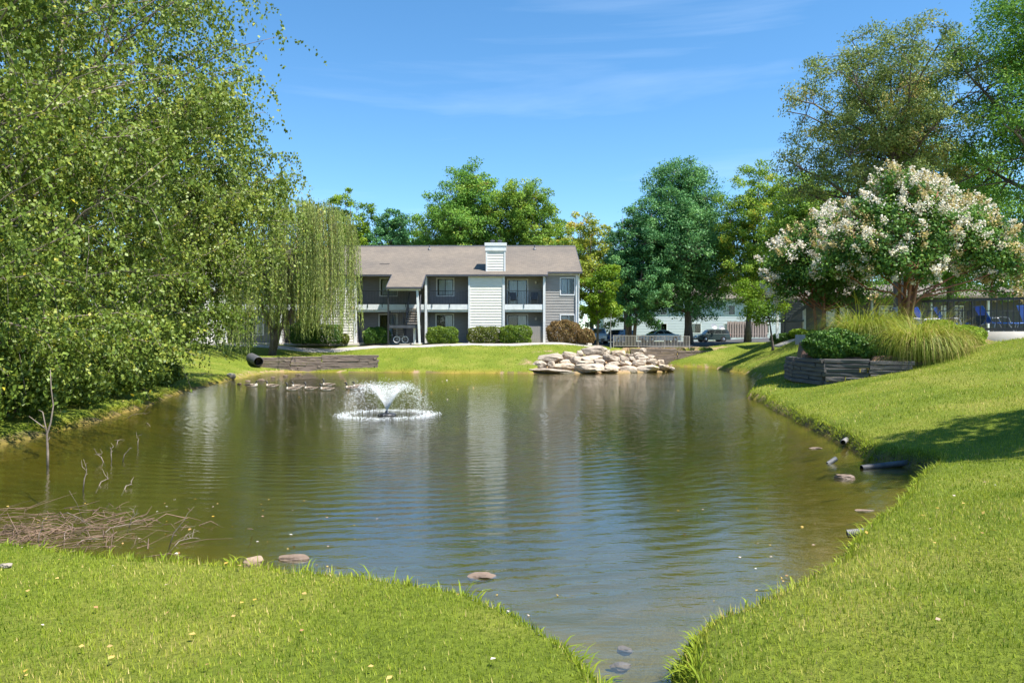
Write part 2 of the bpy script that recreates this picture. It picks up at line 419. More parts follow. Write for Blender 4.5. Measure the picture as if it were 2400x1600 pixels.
def shore_dist(x, y):
    """signed distance to the waterline: positive on land"""
    x = np.asarray(x, float); y = np.asarray(y, float)
    shp = x.shape
    x = x.ravel(); y = y.ravel()
    best = np.full(x.shape, 1e9)
    cross = np.zeros(x.shape, bool)
    n = len(SH)
    for i in range(n):
        ax, ay = SH[i]; bx_, by_ = SH[(i + 1) % n]
        dx, dy = bx_ - ax, by_ - ay
        L2 = dx * dx + dy * dy + 1e-12
        t = np.clip(((x - ax) * dx + (y - ay) * dy) / L2, 0, 1)
        d2 = (x - ax - t * dx) ** 2 + (y - ay - t * dy) ** 2
        np.minimum(best, d2, out=best)
        c = (ay > y) != (by_ > y)
        if c.any():
            xi = ax + (y - ay) / (dy if abs(dy) > 1e-12 else 1e-12) * dx
            cross ^= c & (x < xi)
    d = np.sqrt(best)
    return np.where(cross, -d, d).reshape(shp)

# (x, y, slope of the bank, plateau height, height of the lip)
CTRL = np.array([
    (0, 0, .05, .50, .30), (0, 3, .05, .45, .30), (-4, 4, .05, .5, .28), (-8, 3, .05, .6, .28), (2.6, 2.5, .10, .9, .30), (2.5, 4.6, .16, 1.4, .28), (5, 6.5, .20, 2.1, .28), (9, 9, .22, 2.35, .26), (12, 16, .22, 2.35, .24),
    (11, 21, .23, 2.35, .24), (16, 28, .22, 2.38, .28), (14, 34, .30, 2.38, .3), (18, 45, .42, 2.36, .3), (20, 54, .44, 2.34, .3), (22, 62, .2, 2.2, .25), (16.5, 61, .28, 2.1, .25), (8, 54, .28, 1.85, .15), (2, 52, .26, 1.85, .14), (-6, 52, .26, 1.85, .13),
    (-15, 54, .22, 1.85, .18), (-20, 45, .16, 1.85, .18), (-18, 25, .12, 1.3, .16), (-14, 10, .10, 1.0, .16), (10.0, 60, .3, 1.75, .2), (14, 74, .2, 1.55, .2), (14, 95, .2, 1.9, .2),
    (0, 90, .2, 1.85, .2), (40, 90, .2, 2.5, .2), (-60, 60, .2, 1.9, .2), (60, 30, .2, 2.4, .2), (0, 200, .2, 2.2, .2), (80, 160, .2, 3.2, .2), (-80, 160, .2, 2.2, .2), (-60, 10, .2, 1.4, .2), (20, -20, .2, 1.6, .2), (-20, -20, .2, 0.9, .2)])

def in_poly(x, y, P):
    c = np.zeros(np.shape(x), bool)
    n = len(P)
    for i in range(n):
        ax, ay = P[i]; bx_, by_ = P[(i + 1) % n]
        k = (ay > y) != (by_ > y)
        xi = ax + (y - ay) / ((by_ - ay) if abs(by_ - ay) > 1e-12 else 1e-12) * (bx_ - ax)
        c ^= k & (x < xi)
    return c

BED = [(11.3, 29.5), (10.02, 26.0), (10.2, 24.12), (11.2, 23.55), (12.3, 23.2), (13.1, 23.3), (14.3, 23.55), (15.2, 24.0), (16.0, 24.9), (16.2, 26.2), (15.6, 29.5), (14.2, 32.0), (12.6, 32.0)]
LWALL = [(-17.2, 49.72), (-14.2, 49.72), (-9.0, 49.62), (-9.6, 52.0), (-17.6, 52.0)]
LFRONT = [(-17.6, 46.0), (-8.2, 46.5), (-8.2, 49.66), (-17.6, 49.66)]
ROCKS = [(1.0, 46.0), (6.0, 46.3), (10.2, 48.5), (11.5, 51), (11.5, 55), (9.2, 53.2), (5.0, 51.3), (2.4, 50.0)]
FWALL = [(10.9, 68.75), (18.6, 68.75), (19.5, 72), (10, 72)]

def smin(a, b, k):
    h = np.clip(0.5 + 0.5 * (b - a) / k, 0, 1)
    return b * (1 - h) + a * h - k * h * (1 - h)

def height(x, y, s=None):
    x = np.asarray(x, float); y = np.asarray(y, float)
    if s is None: s = shore_dist(x, y)
    W = np.zeros(x.shape); A = [np.zeros(x.shape) for _ in range(3)]
    for (cx, cy_, sl, pl, lp) in CTRL:
        w = 1.0 / ((x - cx) ** 2 + (y - cy_) ** 2 + 0.8) ** 1.6
        W += w
        for a, v in zip(A, (sl, pl, lp)): a += w * v
    sl, pl, lp = (a / W for a in A)
    t = np.clip(s / 0.20, 0, 1)
    land = lp * (t * t * (3 - 2 * t)) ** 0.8 + sl * np.maximum(s - 0.1, 0)
    land = smin(land, pl, 0.5)
    und = 0.03 * np.sin(x * 0.9 + 1.3 * np.sin(y * 0.55)) + 0.025 * np.sin(y * 1.15 + x * 0.4) + 0.012 * np.sin(2.9 * x + 1.7 * y)
    land = land + und * np.clip(s / 1.2, 0, 1)
    land = np.where(in_poly(x, y, BED), np.maximum(land + .05, np.clip(1.42 + 0.11 * (x - 10.2) + 0.07 * (y - 24), 1.42, 2.3) - .5 * np.clip((x - 11.9) / 1.2, 0, 1) * np.clip((25.5 - y) / 1.0, 0, 1)), land)
    land = np.where(in_poly(x, y, ROCKS), land - 0.42 * np.clip((s - .1) / .8, 0, 1), land)
    land = np.where(in_poly(x, y, LFRONT), np.minimum(land, .08 + .15 * s), land)
    land = np.where(in_poly(x, y, LWALL), np.maximum(land, 1.02), land)
    land = np.where(in_poly(x, y, FWALL), np.maximum(land, 1.42), land)
    bed = -(0.03 + 1.5 * (1 - np.exp(s / 4.5))) + 0.02 * np.sin(3.1 * x + 2 * np.sin(1.7 * y)) * np.clip(-s, 0, 1)
    return np.where(s > 0, land, bed)

def hz(x, y):
    return float(height(np.array([float(x)]), np.array([float(y)]))[0])

def lines(a0, a1, lo, hi, fine, grow, extra=(), hi2=1e9, grow2=0.0):
    """grid lines: fine between lo and hi, widening outside"""
    L = list(np.arange(lo, hi, fine))
    v = hi
    while v < a1:
        L.append(v); v += fine + grow * (min(v, hi2) - hi) + grow2 * max(0, v - hi2)
    L.append(a1)
    v = lo
    while v > a0:
        v -= fine + max(grow, .05) * (lo - v)
        L.append(max(v, a0))
    return np.unique(np.round(np.array(L + list(extra)), 4))

XL = lines(-420, 420, -5, 7, 0.10, 0.036)
YL = lines(-30, 620, 2.2, 7.2, 0.09, 0.010, (49.68, 49.76, 68.7, 68.8), 30, 0.028)
gx, gy = np.meshgrid(XL, YL)
gs = shore_dist(gx, gy)
gz = height(gx, gy, gs)
nx_, ny_ = len(XL), len(YL)
idx = np.arange(nx_ * ny_).reshape(ny_, nx_)
quads = np.stack([idx[:-1, :-1], idx[:-1, 1:], idx[1:, 1:], idx[1:, :-1]], -1).reshape(-1, 4)
gv = np.stack([gx, gy, gz], -1).reshape(-1, 3)
mulch = in_poly(gx, gy, BED).astype(float)
# bare ground: the clay rim of the far shore, worn patches by the building, sand behind the far railing, the strip below the timber wall
bare = np.clip(1 - np.abs(gs - 0.05) / 0.16, 0, 1) * (gy > 20) * ~((gx < -8) & (gy < 40))
bare = np.maximum(bare, in_poly(gx, gy, ROCKS) * 1.0)
bare = np.maximum(bare, np.clip(1 - np.abs(gs) / 0.7, 0, 1) * (gy > 40) * (gx < -12.0) * 0.9)
def blot(cx, cy_, rx, ry): return np.exp(-(((gx - cx) / rx) ** 2 + ((gy - cy_) / ry) ** 2))
for (cx, cy_, rx, ry, w) in [(-5.0, 54.3, 1.6, 0.5, .45), (1.2, 53.9, 1.1, .45, .9), (3.9, 53.6, .8, .5, .9), (2.2, 51.2, 1.3, .8, .6), (1.0, 48.5, .8, 1.0, .7), (6.6, 53.0, 1.2, .7, .8), (13.5, 71, 5.5, 3, 1.0), (18, 73, 3.5, 4, .9), (19.5, 66, 2, 4, .35), (21, 58, 2.5, 4, .25)]:
    bare = np.maximum(bare, w * blot(cx, cy_, rx, ry))
mud = (gs < 0.02).astype(float)
ground_me = np_mesh('ground', gv, quads, None, {'mulch': mulch.ravel(), 'bare': bare.ravel(), 'mud': mud.ravel(), 'inland': gs.ravel()}, smooth=True)

def ground_mat():
    m, nt, N, L, out = new_mat('lawn_and_pond_bed')
    b = N.new('ShaderNodeBsdfPrincipled'); b.inputs['Roughness'].default_value = 0.95; b.inputs['Specular IOR Level'].default_value = 0.15
    tcn = N.new('ShaderNodeTexCoord'); v = tcn.outputs['Object']
    def attr(n):
        a = N.new('ShaderNodeAttribute'); a.attribute_name = n; return a.outputs['Fac']
    def mix(fac, a, bcol):
        x = N.new('ShaderNodeMixRGB'); L.new(fac, x.inputs[0]) if not isinstance(fac, float) else setattr(x.inputs[0], 'default_value', fac)
        L.new(a, x.inputs[1]); L.new(bcol, x.inputs[2]); return x.outputs[0]
    n1 = noise_node(N, L, 0.55, 6, 0.6, v)
    n2 = noise_node(N, L, 22.0, 6, 0.7, v)
    r1 = ramp_node(N, [(0.30, (0.105, 0.150, 0.016)), (0.5, (0.150, 0.190, 0.022)), (0.66, (0.215, 0.225, 0.042)), (0.8, (0.27, 0.245, 0.07))])
    L.new(n1.outputs['Fac'], r1.inputs[0])
    r2 = ramp_node(N, [(0.32, (0.42, 0.46, 0.40)), (0.5, (0.95, 0.95, 0.9)), (0.68, (1.35, 1.3, 1.25))])
    L.new(n2.outputs['Fac'], r2.inputs[0])
    mul = N.new('ShaderNodeMixRGB'); mul.blend_type = 'MULTIPLY'; mul.inputs[0].default_value = 0.85
    L.new(r1.outputs[0], mul.inputs[1]); L.new(r2.outputs[0], mul.inputs[2])
    col = mul.outputs[0]
    # bare clay
    nb = noise_node(N, L, 1.7, 6, 0.65, v)
    rb = ramp_node(N, [(0.3, (0.30, 0.19, 0.11)), (0.7, (0.40, 0.29, 0.19))]); L.new(n2.outputs['Fac'], rb.inputs[0])
    ad = N.new('ShaderNodeMath'); ad.operation = 'ADD'; L.new(attr('bare'), ad.inputs[0])
    sb = N.new('ShaderNodeMath'); sb.operation = 'MULTIPLY_ADD'; L.new(nb.outputs['Fac'], sb.inputs[0]); sb.inputs[1].default_value = 1.7; sb.inputs[2].default_value = -1.12
    L.new(sb.outputs[0], ad.inputs[1])
    mr = N.new('ShaderNodeMapRange'); mr.inputs[1].default_value = 0.12; mr.inputs[2].default_value = 0.5; L.new(ad.outputs[0], mr.inputs[0])
    pw = N.new('ShaderNodeMath'); pw.operation = 'MULTIPLY'; L.new(mr.outputs[0], pw.inputs[0])
    g2 = N.new('ShaderNodeMath'); g2.operation = 'GREATER_THAN'; L.new(attr('bare'), g2.inputs[0]); g2.inputs[1].default_value = 0.06
    L.new(g2.outputs[0], pw.inputs[1])
    col = mix(pw.outputs[0], col, rb.outputs[0])
    # dark earth of the cut bank just above the water
    lipm = N.new('ShaderNodeMapRange'); lipm.inputs[1].default_value = 0.06; lipm.inputs[2].default_value = 0.15; lipm.inputs[3].default_value = 1; lipm.inputs[4].default_value = 0
    L.new(attr('inland'), lipm.inputs[0])
    re = ramp_node(N, [(0.3, (0.055, 0.05, 0.032)), (0.7, (0.15, 0.125, 0.08))]); L.new(n2.outputs['Fac'], re.inputs[0])
    nb2 = N.new('ShaderNodeMath'); nb2.operation = 'LESS_THAN'; L.new(attr('bare'), nb2.inputs[0]); nb2.inputs[1].default_value = 0.06
    lm = N.new('ShaderNodeMath'); lm.operation = 'MULTIPLY'; L.new(lipm.outputs[0], lm.inputs[0]); L.new(nb2.outputs[0], lm.inputs[1])
    col = mix(lm.outputs[0], col, re.outputs[0])
    # bark mulch
    rm = ramp_node(N, [(0.3, (0.16, 0.085, 0.055)), (0.7, (0.34, 0.20, 0.14))]); L.new(n2.outputs['Fac'], rm.inputs[0])
    col = mix(attr('mulch'), col, rm.outputs[0])
    # pond bed: ochre silt with olive algae
    nm = noise_node(N, L, 0.8, 7, 0.62, v, 0.6)
    rmud = ramp_node(N, [(0.3, (0.17, 0.145, 0.018)), (0.5, (0.25, 0.19, 0.03)), (0.72, (0.34, 0.23, 0.06))]); L.new(nm.outputs['Fac'], rmud.inputs[0])
    col = mix(attr('mud'), col, rmud.outputs[0])
    L.new(col, b.inputs['Base Color'])
    bp = N.new('ShaderNodeBump'); bp.inputs['Distance'].default_value = 0.05; bp.inputs['Strength'].default_value = 0.9
    L.new(n2.outputs['Fac'], bp.inputs['Height']); L.new(bp.outputs[0], b.inputs['Normal'])
    L.new(b.outputs[0], out.inputs[0])
    return m
ground_me.materials.append(ground_mat())
tag(link('ground', ground_me), 'sloping green lawn running down to the pond', None, None, 'structure')

# ------------------------------------------------------------------ the pond
FX, FY = -5.95 * 0 + at(907, 981, 20.3).x, 20.3      # the fountain
def water_mat():
    m, nt, N, L, out = new_mat('pond_water')
    geo = N.new('ShaderNodeNewGeometry')
    tcn = N.new('ShaderNodeTexCoord'); v = tcn.outputs['Object']
    # rings of small waves running out from the fountain, broken up by noise
    mp1 = N.new('ShaderNodeMapping'); mp1.inputs['Location'].default_value = (-FX, -FY, 0); L.new(v, mp1.inputs[0])
    wv = N.new('ShaderNodeTexWave'); wv.wave_type = 'RINGS'; wv.rings_direction = 'SPHERICAL'; wv.wave_profile = 'SIN'
    wv.inputs['Scale'].default_value = 1.05; wv.inputs['Distortion'].default_value = 8.0; wv.inputs['Detail'].default_value = 3
    wv.inputs['Detail Scale'].default_value = 0.55; wv.inputs['Detail Roughness'].default_value = 0.55
    L.new(mp1.outputs[0], wv.inputs['Vector'])
    mp2 = N.new('ShaderNodeMapping'); mp2.inputs['Scale'].default_value = (1.0, 2.6, 1.0); mp2.inputs['Rotation'].default_value = (0, 0, R(-9)); L.new(v, mp2.inputs[0])
    n1 = noise_node(N, L, 1.5, 5, 0.55, mp2.outputs[0], 0.5)
    n2 = noise_node(N, L, 6.5, 3, 0.5, mp2.outputs[0], 0.3)
    # ruffled and calm patches
    npz = noise_node(N, L, 0.22, 3, 0.5, v, 0.4)
    pr_ = N.new('ShaderNodeMapRange'); pr_.inputs[1].default_value = 0.36; pr_.inputs[2].default_value = 0.66; pr_.inputs[3].default_value = 0.25; pr_.inputs[4].default_value = 1.25
    L.new(npz.outputs['Fac'], pr_.inputs[0])
    wm = N.new('ShaderNodeMath'); wm.operation = 'MULTIPLY'; L.new(wv.outputs['Fac'], wm.inputs[0]); L.new(pr_.outputs[0], wm.inputs[1])
    a1 = N.new('ShaderNodeMath'); a1.operation = 'MULTIPLY_ADD'; L.new(wm.outputs[0], a1.inputs[0]); a1.inputs[1].default_value = 0.0034
    s1 = N.new('ShaderNodeMath'); s1.operation = 'MULTIPLY'; L.new(n1.outputs['Fac'], s1.inputs[0]); s1.inputs[1].default_value = 0.0085
    s2 = N.new('ShaderNodeMath'); s2.operation = 'MULTIPLY_ADD'; L.new(n2.outputs['Fac'], s2.inputs[0]); s2.inputs[1].default_value = 0.0034; L.new(s1.outputs[0], s2.inputs[2])
    L.new(s2.outputs[0], a1.inputs[2])
    bp = N.new('ShaderNodeBump'); bp.inputs['Distance'].default_value = 1.0; bp.inputs['Strength'].default_value = 0.9
    L.new(a1.outputs[0], bp.inputs['Height'])
    lw_ = N.new('ShaderNodeLayerWeight'); lw_.inputs['Blend'].default_value = 0.5; L.new(bp.outputs[0], lw_.inputs['Normal'])
    fp = N.new('ShaderNodeMath'); fp.operation = 'POWER'; L.new(lw_.outputs['Facing'], fp.inputs[0]); fp.inputs[1].default_value = 3.0
    fr = N.new('ShaderNodeMath'); fr.operation = 'MULTIPLY_ADD'; L.new(fp.outputs[0], fr.inputs[0]); fr.inputs[1].default_value = 0.90; fr.inputs[2].default_value = 0.05
    g = N.new('ShaderNodeBsdfGlossy'); g.inputs['Roughness'].default_value = 0.015; L.new(bp.outputs[0], g.inputs['Normal'])
    t = N.new('ShaderNodeBsdfTransparent'); t.inputs[0].default_value = (0.97, 0.98, 0.95, 1)
    df = N.new('ShaderNodeBsdfDiffuse'); df.inputs[0].default_value = (0.135, 0.130, 0.042, 1)      # suspended silt
    tm = N.new('ShaderNodeMixShader'); tm.inputs[0].default_value = 0.15
    L.new(t.outputs[0], tm.inputs[1]); L.new(df.outputs[0], tm.inputs[2])
    ms = N.new('ShaderNodeMixShader')
    L.new(fr.outputs[0], ms.inputs[0]); L.new(tm.outputs[0], ms.inputs[1]); L.new(g.outputs[0], ms.inputs[2])
    L.new(ms.outputs[0], out.inputs['Surface'])
    va = N.new('ShaderNodeVolumeAbsorption'); va.inputs['Color'].default_value = (0.62, 0.66, 0.20, 1); va.inputs['Density'].default_value = 0.75
    L.new(va.outputs[0], out.inputs['Volume'])
    return m
M['water'] = water_mat()
wb = MB(); wb.box(-20, 21, 1.2, 70, -3.2, 0.0)
tag(wb.build('pond_water', M['water']), 'olive green pond with small ripples', None, None, 'structure')

# ------------------------------------------------------------------ paths, car park, pool deck (sheets that follow the ground)
def sheet(name, mat, left, right, lift, label, n=60, m=4, thick=0.12):
    left = np.array(left, float); right = np.array(right, float)
    def resample(P):
        d = np.r_[0, np.cumsum(np.hypot(*np.diff(P, axis=0).T))]
        t = np.linspace(0, d[-1], n)
        return np.stack([np.interp(t, d, P[:, 0]), np.interp(t, d, P[:, 1])], 1)
    l, r = resample(left), resample(right)
    g = np.stack([l + (r - l) * k / m for k in range(m + 1)], 1)
    zz = height(g[..., 0], g[..., 1])
    if isinstance(lift, tuple): zz = np.full(zz.shape, lift[0])
    else: zz = zz + lift
    top = np.concatenate([g, zz[..., None]], -1).reshape(-1, 3)
    bot = top - np.array([0, 0, thick])
    K = m + 1
    ii = np.arange(n * K).reshape(n, K)
    q = np.stack([ii[:-1, :-1], ii[:-1, 1:], ii[1:, 1:], ii[1:, :-1]], -1).reshape(-1, 4)
    side = []
    for a, b_ in list(zip(ii[:-1, 0], ii[1:, 0])) + list(zip(ii[1:, -1], ii[:-1, -1])) + list(zip(ii[0, 1:], ii[0, :-1])) + list(zip(ii[-1, :-1], ii[-1, 1:])):
        side.append((a, b_, b_ + n * K, a + n * K))
    me = np_mesh(name, np.r_[top, bot], np.r_[q, np.array(side)], mat)
    bm = bmesh.new(); bm.from_mesh(me); bmesh.ops.recalc_face_normals(bm, faces=bm.faces); bm.to_mesh(me); bm.free()
    return tag(link(name, me), label, None, None, 'structure')

sheet('path', M['concrete'], [(-34, 55.6), (-20, 55.3), (-9, 54.9), (2, 54.7), (6.5, 54.6), (8.2, 55.6)], [(-34, 54.6), (-20, 54.3), (-9, 53.9), (2, 53.7), (6.8, 53.5), (9.2, 54.6)], 0.05, 'pale concrete path along the apartment building')
sheet('patio_slab', M['concrete'], [(-31, 58.6), (6, 58.6)], [(-31, 56.0), (6, 56.0)], (1.885,), 'concrete slab under the ground floor patios', 40, 3, 0.2)
sheet('parking_lot', M['asphalt'], [(-40, 97), (34, 97)], [(-40, 75.5), (34, 75.5)], 0.05, 'grey asphalt parking lot beyond the railing', 60, 10)
sheet('path', M['concrete'], [(18.0, 51.6), (21, 51.4), (34, 51.2)], [(18.0, 50.2), (21, 50.1), (34, 50.0)], 0.06, 'pale path in front of the dark pool side building', 40, 4)
sheet('pool_deck', M['concrete'], [(14.6, 38.5), (34, 38.5)], [(15.3, 27.6), (16.6, 25.5), (34, 21.5)], (2.34,), 'raised concrete pool deck behind the black railing', 40, 6, 0.5)
# ------------------------------------------------------------------ building pieces
def siding(parent, axis, a0, a1, z0, z1, p, mat, openings=(), pitch=0.21, face=-1, name='siding'):
    """lap siding: every course is a slanted board whose lower edge stands proud; openings are (a0, a1, z0, z1)"""
    V, Fc = [], []
    z = z0
    def put(a, z_, out):
        q = p + face * out
        return (a, q, z_) if axis == 'x' else (q, a, z_)
    while z < z1 - 1e-4:
        zt = min(z + pitch, z1)
        cuts = [(a0, a1)]
        spans = [(z, zt, None)]
        zs = sorted({z, zt} | {o[2] for o in openings if z < o[2] < zt} | {o[3] for o in openings if z < o[3] < zt})
        for k in range(len(zs) - 1):
            za, zb = zs[k], zs[k + 1]
            zm = (za + zb) / 2
            segs = [(a0, a1)]
            for o in openings:
                if o[2] < zm < o[3]:
                    ns = []
                    for (s0, s1) in segs:
                        if o[1] <= s0 or o[0] >= s1: ns.append((s0, s1)); continue
                        if s0 < o[0]: ns.append((s0, o[0]))
                        if o[1] < s1: ns.append((o[1], s1))
                    segs = ns
            oa = 0.030 - 0.026 * (za - z) / pitch; ob = 0.030 - 0.026 * (zb - z) / pitch
            for (s0, s1) in segs:
                n = len(V)
                V += [put(s0, za, oa), put(s1, za, oa), put(s1, zb, ob), put(s0, zb, ob)]
                Fc.append((n, n + 1, n + 2, n + 3))
                if za == z:
                    n = len(V)
                    V += [put(s0, za, 0.0), put(s1, za, 0.0), put(s1, za, oa), put(s0, za, oa)]
                    Fc.append((n, n + 1, n + 2, n + 3))
        z = zt
    mb = MB(); mb.v = V; mb.f = Fc
    o = mb.build(name, mat, parent)
    o['kind'] = 'stuff'
    return o

def window(parent, x0, x1, z0, z1, y, sash='black', blind=0.5, door=False, blind_from=None):
    """sliding window or patio door set in a wall that faces the camera; casing, sash, two panes, blinds, dark room"""
    c = 0.09
    mb = MB()
    mb.box(x0 - c, x0, y - 0.05, y + 0.05, z0 - (0 if door else c), z1 + c)
    mb.box(x1, x1 + c, y - 0.05, y + 0.05, z0 - (0 if door else c), z1 + c)
    mb.box(x0, x1, y - 0.05, y + 0.05, z1, z1 + c)
    if not door: mb.box(x0, x1, y - 0.06, y + 0.05, z0 - c, z0)
    w = mb.build('patio_door' if door else 'window', M['white'], parent)
    s = 0.045
    xm = (x0 + x1) / 2
    sb = MB()
    for (a, b_, yy) in ((x0, xm + s / 2, y + 0.012), (xm - s / 2, x1, y + 0.045)):
        sb.box(a, a + s, yy - 0.015, yy + 0.015, z0, z1); sb.box(b_ - s, b_, yy - 0.015, yy + 0.015, z0, z1)
        sb.box(a + s, b_ - s, yy - 0.015, yy + 0.015, z0, z0 + s); sb.box(a + s, b_ - s, yy - 0.015, yy + 0.015, z1 - s, z1)
        MB().box(a + s, b_ - s, yy - 0.004, yy + 0.004, z0 + s, z1 - s).build('pane', M['glass'], w)
    sb.build('sash', M['black' if sash == 'black' else 'slate'], w)
    # pleated vertical blinds covering part of the opening
    if blind > 0:
        bx0 = x0 + s if blind_from is None else x0 + s + blind_from * (x1 - x0)
        bx1 = min(x1 - s, bx0 + blind * (x1 - x0))
        n = max(4, int((bx1 - bx0) / 0.06))
        V, Fc = [], []
        for k in range(n + 1):
            xx = bx0 + (bx1 - bx0) * k / n
            yy = y + 0.085 + (0.012 if k % 2 else -0.012)
            V += [(xx, yy, z0 + 0.02), (xx, yy, z1 - 0.01)]
            if k: Fc.append((2 * k - 2, 2 * k, 2 * k + 1, 2 * k - 1))
        bm_ = MB(); bm_.v = V; bm_.f = Fc
        bm_.build('blind', M['blind'], w)
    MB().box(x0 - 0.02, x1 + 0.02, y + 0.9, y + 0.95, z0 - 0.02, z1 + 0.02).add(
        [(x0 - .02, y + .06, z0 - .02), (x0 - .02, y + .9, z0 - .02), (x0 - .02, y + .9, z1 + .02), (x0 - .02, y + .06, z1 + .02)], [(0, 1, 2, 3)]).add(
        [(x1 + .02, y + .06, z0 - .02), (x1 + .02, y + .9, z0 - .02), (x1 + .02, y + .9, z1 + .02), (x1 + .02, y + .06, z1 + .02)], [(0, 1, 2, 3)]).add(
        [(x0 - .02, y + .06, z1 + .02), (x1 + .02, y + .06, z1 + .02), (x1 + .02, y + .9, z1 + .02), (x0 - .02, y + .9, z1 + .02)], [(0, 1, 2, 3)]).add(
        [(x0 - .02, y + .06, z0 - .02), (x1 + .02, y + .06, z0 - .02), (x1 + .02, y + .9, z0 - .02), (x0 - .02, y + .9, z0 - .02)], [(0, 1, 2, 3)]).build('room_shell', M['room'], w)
    return w

def railing(parent, a, b, z0, z1, mat, gap=0.115, name='railing', r=0.008, posts=2):
    """picket railing between two plan points; every baluster is a child of the rail"""
    a, b = Vector((a[0], a[1], 0)), Vector((b[0], b[1], 0))
    mb = MB()
    mb.bar(a + Vector((0, 0, z1)), b + Vector((0, 0, z1)), 0.045, 0.04)
    mb.bar(a + Vector((0, 0, z0 + 0.07)), b + Vector((0, 0, z0 + 0.07)), 0.035, 0.03)
    rail = mb.build(name, mat, parent)
    n = max(2, int((b - a).length / gap))
    me = MB().box(-r, r, -r, r, 0, z1 - z0 - 0.09).mesh('baluster', mat)
    for k in range(n + 1):
        p = a + (b - a) * (k / n)
        link('baluster', me, rail, (p.x, p.y, z0 + 0.08))
    return rail

# ------------------------------------------------------------------ the apartment building across the pond
GZ, F2, EAVE = 1.885, 4.82, 7.10
SL = 0.434
EY, RY = 56.85, 63.8
def roof_z(y): return EAVE + SL * (y - EY)
AB = empty('apartment_building', (-12, 57, 0), 'long two storey taupe and cream apartment building with shingled roof beyond the pond', 'building')
AB.location = (0, 0, 0)
BW = 58.45      # back wall of the balconies
mb = MB(); mb.box(-31, 4.95, 59.42, 70.4, 1.2, 7.7)
mb.prism([(59.5, 7.7), (70.3, 7.7), (63.8, roof_z(63.8) - 0.15)], -30.9, 4.9, 'x')
mb.build('wall', M['taupe'], AB)
# gable end and wing on the right, facing the camera
wn_hi = (3.78, 4.80, 5.64, 6.86); wn_lo = (3.78, 4.80, 2.62, 4.02)
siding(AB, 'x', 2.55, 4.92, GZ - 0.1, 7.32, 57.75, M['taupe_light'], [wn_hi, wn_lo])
siding(AB, 'y', 57.75, 70.4, GZ - 0.3, 7.4, 5.0, M['taupe'], [], face=1)
window(AB, *wn_hi, 57.75, 'slate', 0.62); window(AB, *wn_lo, 57.75, 'slate', 0.62)
cb = MB(); cb.box(4.92, 5.09, 57.64, 57.82, GZ - 0.1, 7.35); cb.build('corner_board', M['white'], AB)
MB().box(2.66, 4.92, 57.66, 57.735, 7.12, 7.34).build('fascia', M['white'], AB)

def balcony(x0, x1, wall, win_hi, win_lo, light=None, door=False, notch=0):
    zlow = 2.55
    ops = [(win_hi[0], win_hi[1], F2 + (0.02 if door else 0.78), win_hi[2]), (win_lo[0], win_lo[1], (GZ + .05 if door else zlow), win_lo[2])]
    siding(AB, 'x', x0, x1, GZ, 7.3, BW, wall, ops)
    window(AB, ops[0][0], ops[0][1], ops[0][2], ops[0][3], BW, 'black', 0.85, door, 0.06)
    window(AB, ops[1][0], ops[1][1], ops[1][2], ops[1][3], BW, 'black', 0.42, door, 0.5)
    for xs, f in ((x0, 1), (x1, -1)):
        siding(AB, 'y', 57.02, BW, GZ, 7.2, xs, wall, [], face=f)
    MB().box(x0, x1 - notch, 57.06, BW - 0.04, F2 - 0.16, F2).build('balcony_floor', M['concrete'], AB)
    MB().box(x0, x1, 56.98, 57.055, F2 - 0.40, F2 + 0.005).build('balcony_fascia', M['white'], AB)
    MB().box(x0, x1, 57.09, 57.17, F2 - 0.57, F2 - 0.405).build('balcony_beam', M['white'], AB)
    MB().box(x0, x1, 57.0, BW - 0.05, 7.06, 7.10).build('soffit', M['cream'], AB)

# B: right balcony with patio doors
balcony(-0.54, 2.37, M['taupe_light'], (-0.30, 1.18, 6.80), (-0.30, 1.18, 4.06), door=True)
railing(AB, (-0.54, 57.03), (2.37, 57.03), F2, F2 + 1.04, M['black'])
# D: middle balcony
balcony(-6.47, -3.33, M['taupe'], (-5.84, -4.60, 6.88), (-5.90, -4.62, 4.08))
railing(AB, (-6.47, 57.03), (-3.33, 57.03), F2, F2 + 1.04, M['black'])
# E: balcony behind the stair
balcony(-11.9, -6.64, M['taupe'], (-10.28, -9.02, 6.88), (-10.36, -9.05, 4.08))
railing(AB, (-11.9, 57.03), (-7.95, 57.03), F2, F2 + 1.04, M['black'])
# G and beyond, mostly behind the willow and the birches
balcony(-17.6, -14.65, M['taupe'], (-16.9, -15.5, 6.88), (-16.9, -15.5, 4.08))
railing(AB, (-17.6, 57.03), (-14.65, 57.03), F2, F2 + 1.04, M['black'])
balcony(-21.9, -17.8, M['taupe'], (-20.9, -19.5, 6.88), (-20.9, -19.5, 4.08))
balcony(-28.4, -24.7, M['taupe'], (-27.4, -26.0, 6.88), (-27.4, -26.0, 4.08))
# cream chimney panels
for (a, b_) in ((-3.33, -0.72), (-14.65, -12.0), (-24.7, -21.9), (-31.0, -28.4)):
    siding(AB, 'x', a + 0.1, b_ - 0.02, GZ - 0.1, 7.1, 57.0, M['cream'])
    MB().box(a, b_, 57.03, 59.4, GZ - 0.1, 7.15).build('panel_core', M['cream'], AB)
for (a, b_) in ((-3.34, -3.2), (-14.66, -14.5), (-12.05, -11.86), (-24.7, -24.55), (-17.82, -17.58)):
    MB().box(a, b_, 56.94, 57.12, GZ - 0.1, 7.12).build('corner_board', M['white'], AB)
for (a, b_) in ((-0.73, -0.55), (2.37, 2.55), (-6.65, -6.48), (-21.95, -21.8)):
    MB().box(a, b_, 56.93, 57.16, GZ - 0.05, 7.1).build('post', M['white'], AB)
MB().box(-6.65, -6.48, 57.17, 59.4, GZ, 7.1).build('partition', M['taupe'], AB)
MB().box(2.38, 2.54, 57.17, 59.4, GZ, 7.1).build('partition', M['taupe'], AB)
